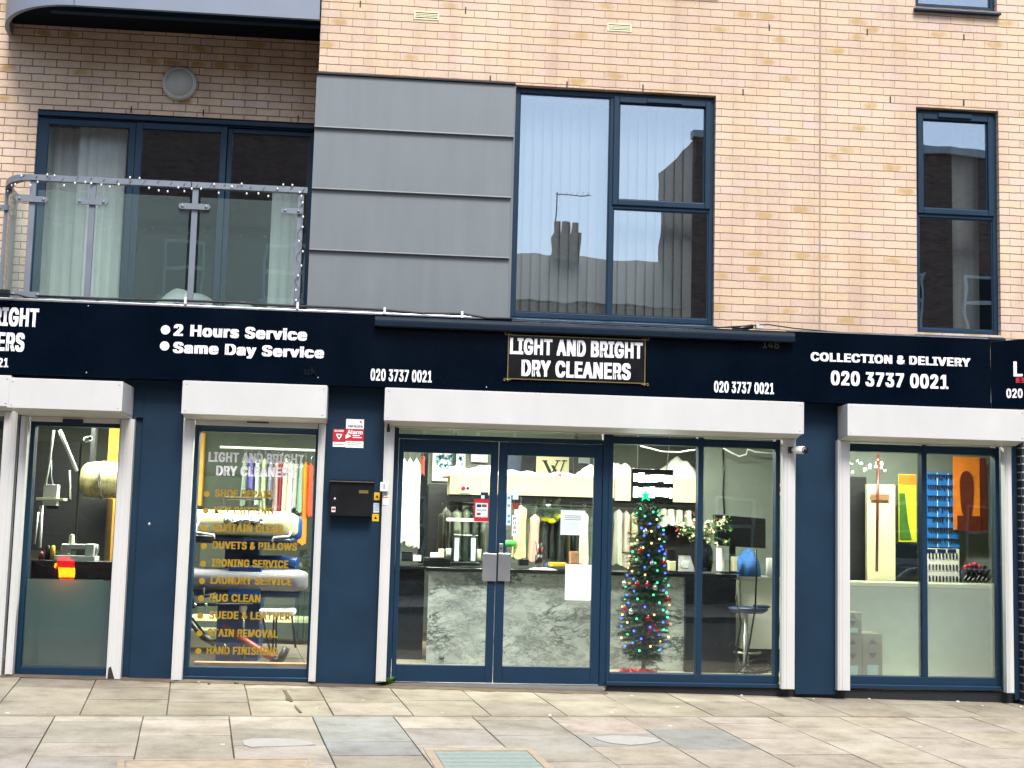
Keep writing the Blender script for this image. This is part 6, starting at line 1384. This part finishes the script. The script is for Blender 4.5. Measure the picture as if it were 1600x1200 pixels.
# ================================================================== across the street (seen in the glass)
def house(x0, x1, z1, y, ang, label, win, gable=False, chim=None, ridge=None, m='oldbrick', cope=True):
    t = thing('terraced_house', ((x0+x1)/2, y, -.4), label, 'house'); rot = Matrix.Rotation(ang, 4, 'Z'); o = []
    D = 4.0 if cope and x0 > 0 else (5.0 if ridge else 8.0)
    def bd(mb, nm, mm, p=t):
        q = mb.build(nm, mm, p); o.append(q); return q
    w_ = bd(MB().box(x0, x1, y-D, y, -.6, z1), 'wall', m)
    if cope: bd(MB().box(x0-.08, x1+.08, y-.3, y+.10, z1+.001, z1+.22), 'coping', 'pvc')
    if ridge:
        rf = bd(MB().hexa([(x0-.1, y-D, z1+.002), (x1+.1, y-D, z1+.002), (x1+.1, y+.3, z1+.002), (x0-.1, y+.3, z1+.002)], [(x0-.1, y-D/2-.1, ridge), (x1+.1, y-D/2-.1, ridge), (x1+.1, y-D/2+.1, ridge), (x0-.1, y-D/2+.1, ridge)]), 'roof', 'roof')
    if chim:
        for cx in chim:
            zc0 = (ridge or z1)-.6; ch = bd(MB().box(cx-.40, cx+.40, y-D/2-.35, y-D/2+.35, zc0, zc0+1.25), 'chimney', m)
            al = MB(); al.tube([(cx-.3, y-D/2, zc0+1.2), (cx-.3, y-D/2, zc0+2.6)], .022, 6); al.tube([(cx-.35, y-D/2, zc0+2.55), (cx+.75, y-D/2, zc0+2.5)], .016, 6)
            for k in range(6): al.tube([(cx-.2+k*.17, y-D/2-.2, zc0+2.545), (cx-.2+k*.17, y-D/2+.2, zc0+2.545)], .008, 5)
            al.build('aerial', 'dark', t)
            for k in (-.24, 0, .24): MB().lathe((cx+k, y-D/2, zc0+1.25), [(.12, 0), (.10, .35), (.001, .35)], 10).build('pot', 'redpaint', ch)
    for (wx, wz, ww, wh) in win:
        f = bd(MB().frame(wx-ww/2, wx+ww/2, wz, wz+wh, .07, y-.02, y+.06).box(wx-ww/2+.07, wx+ww/2-.07, y-.01, y+.05, wz+wh*.48, wz+wh*.54), 'window', 'pvc')
        MB().box(wx-ww/2+.03, wx+ww/2-.03, y-.015, y+.015, wz+.03, wz+wh-.03).build('pane', 'dark', f)
        MB().box(wx-ww/2-.1, wx+ww/2+.1, y+.001, y+.14, wz-.12, wz-.001).build('sill', 'pvc', f)
    t.rotation_euler = (0, 0, ang); return t
OY = -24.0
wins = lambda xs, zs: [(x, z, 1.1, 1.6) for x in xs for z in zs]
house(-15, -1.3, 12.4, OY, .0, 'tall brown brick building across the street, reflected in the balcony doors', wins([-13, -10.4, -6.0, -3.2], [1.0, 4.4, 7.6]), ridge=None)
house(-1.2, 8.9, 7.6, OY, -.05, 'lower terraced house across the street with a slate roof and chimney', wins([.4, 2.8, 5.4], [.6, 3.6]), ridge=9.45, chim=[5.05], cope=False)
house(8.0, 22, 12.2, OY+.5, -.05, 'tall brick building with pale coping across the street, right of the slate roofed house', wins([9.2, 11.6, 14.0, 16.4, 18.8], [.8, 4.0, 7.2]))
house(-30, -15.2, 10.5, OY, 0, 'long brown brick building across the street at the far left', wins([-28, -25, -22, -18], [1.0, 4.4, 7.4]))
def car(x, y, ang, paint, label, lit=False):
    t = thing('parked_car', (x, y, gz(x, VK)-.14), label, 'car'); z0 = t.location.z
    prof = [(-2.1, .35), (-2.15, .7), (-2.05, .95), (-1.2, 1.02), (-.55, 1.44), (.9, 1.47), (1.75, 1.02), (2.05, .95), (2.15, .6), (2.1, .35)]
    low = [(-2.1, .32), (-2.16, .62), (-2.08, .90), (-1.2, .99), (1.72, 1.0), (2.06, .92), (2.16, .58), (2.1, .32)]
    o = []
    mb = MB(); n = len(low); rows = ((-.84, .0), (-.88, 1.), (.88, 1.), (.84, 0.)); vs = []
    for yy, k in rows: vs += [(x+u*(1 if k else .985), y+yy, z0+w_) for u, w_ in low]
    fs = [tuple(range(n))]+[tuple(3*n+i for i in range(n))[::-1]]+[(r*n+i, (r+1)*n+i, (r+1)*n+(i+1) % n, r*n+(i+1) % n) for r in range(3) for i in range(n)]
    b_ = mb.add(vs, fs).build('body', paint, t, bev=.05, fix=True)
    cab = [(-1.25, .98), (-.55, 1.43), (.85, 1.46), (1.7, .99)]; mb = MB(); vs = []
    for yy, q in ((-.80, 0), (-.60, 1), (.60, 1), (.80, 0)): pass
    mb.hexa([(x-1.2, y-.8, z0+.985), (x+1.68, y-.8, z0+.985), (x+1.68, y+.8, z0+.985), (x-1.2, y+.8, z0+.985)], [(x-.5, y-.6, z0+1.42), (x+.95, y-.6, z0+1.42), (x+.95, y+.6, z0+1.42), (x-.5, y+.6, z0+1.42)])
    mb.build('windows', 'counterblack', t, fix=True)
    MB().box(x-.55, x+1.0, y-.63, y+.63, z0+1.405, z0+1.46).build('roof', paint, t, bev=.03)
    mb = MB()
    for s_ in (-1, 1):
        for ua, ub in (((-1.25, .98), (-.55, 1.43)), ((.3, .98), (.28, 1.43)), ((1.74, .98), (1.0, 1.43))): mb.tube([(x+ua[0], y+s_*.8, z0+ua[1]), (x+ub[0], y+s_*.62, z0+ub[1])], .035, 6)
    mb.build('pillars', paint, t)
    for u in (-1.3, 1.35):
        for s_ in (-1, 1):
            wh = MB().lathe((x+u, y+s_*.80+.1, z0+.32), [(.001, .0), (.30, .0), (.33, .03), (.33, .17), (.30, .2), (.001, .2)], 22, 'y').build('wheel', 'tyre', t)
            MB().lathe((x+u, y+s_*.80+.11, z0+.32), [(.001, 0), (.19, 0), (.19, .22), (.001, .22)], 14, 'y').build('rim', 'alu', wh)
    for s_ in (-1, 1):
        MB().box(x+2.0, x+2.19, y+s_*.48, y+s_*.87, z0+.76, z0+1.06).build('tail_light', emit_mat('lit_tail', 'ff1420', 4.) if lit else MT['red'], t, bev=.01)
        MB().box(x+1.98, x+2.2, y+s_*.66, y+s_*.885, z0+.84, z0+.97).build('indicator', emit_mat('lit_amber', 'ffb818', 9.) if lit else MT['orange'], t, bev=.01)
        MB().box(x-2.19, x-2.05, y+s_*.55, y+s_*.82, z0+.62, z0+.78).build('headlight', 'pvc', t, bev=.01)
    t.rotation_euler = (0, 0, ang); return t
car(-6.7, -7.3, -.26, mat('maroon_car_paint', '5a1420', .25, coat=1.), 'maroon car with lit red tail lights on the road, at the left', True)
car(8.6, -7.0, .14+pi, mat('pale_blue_car_paint', '6f93b8', .25, coat=1.), 'pale blue car on the road, at the right')
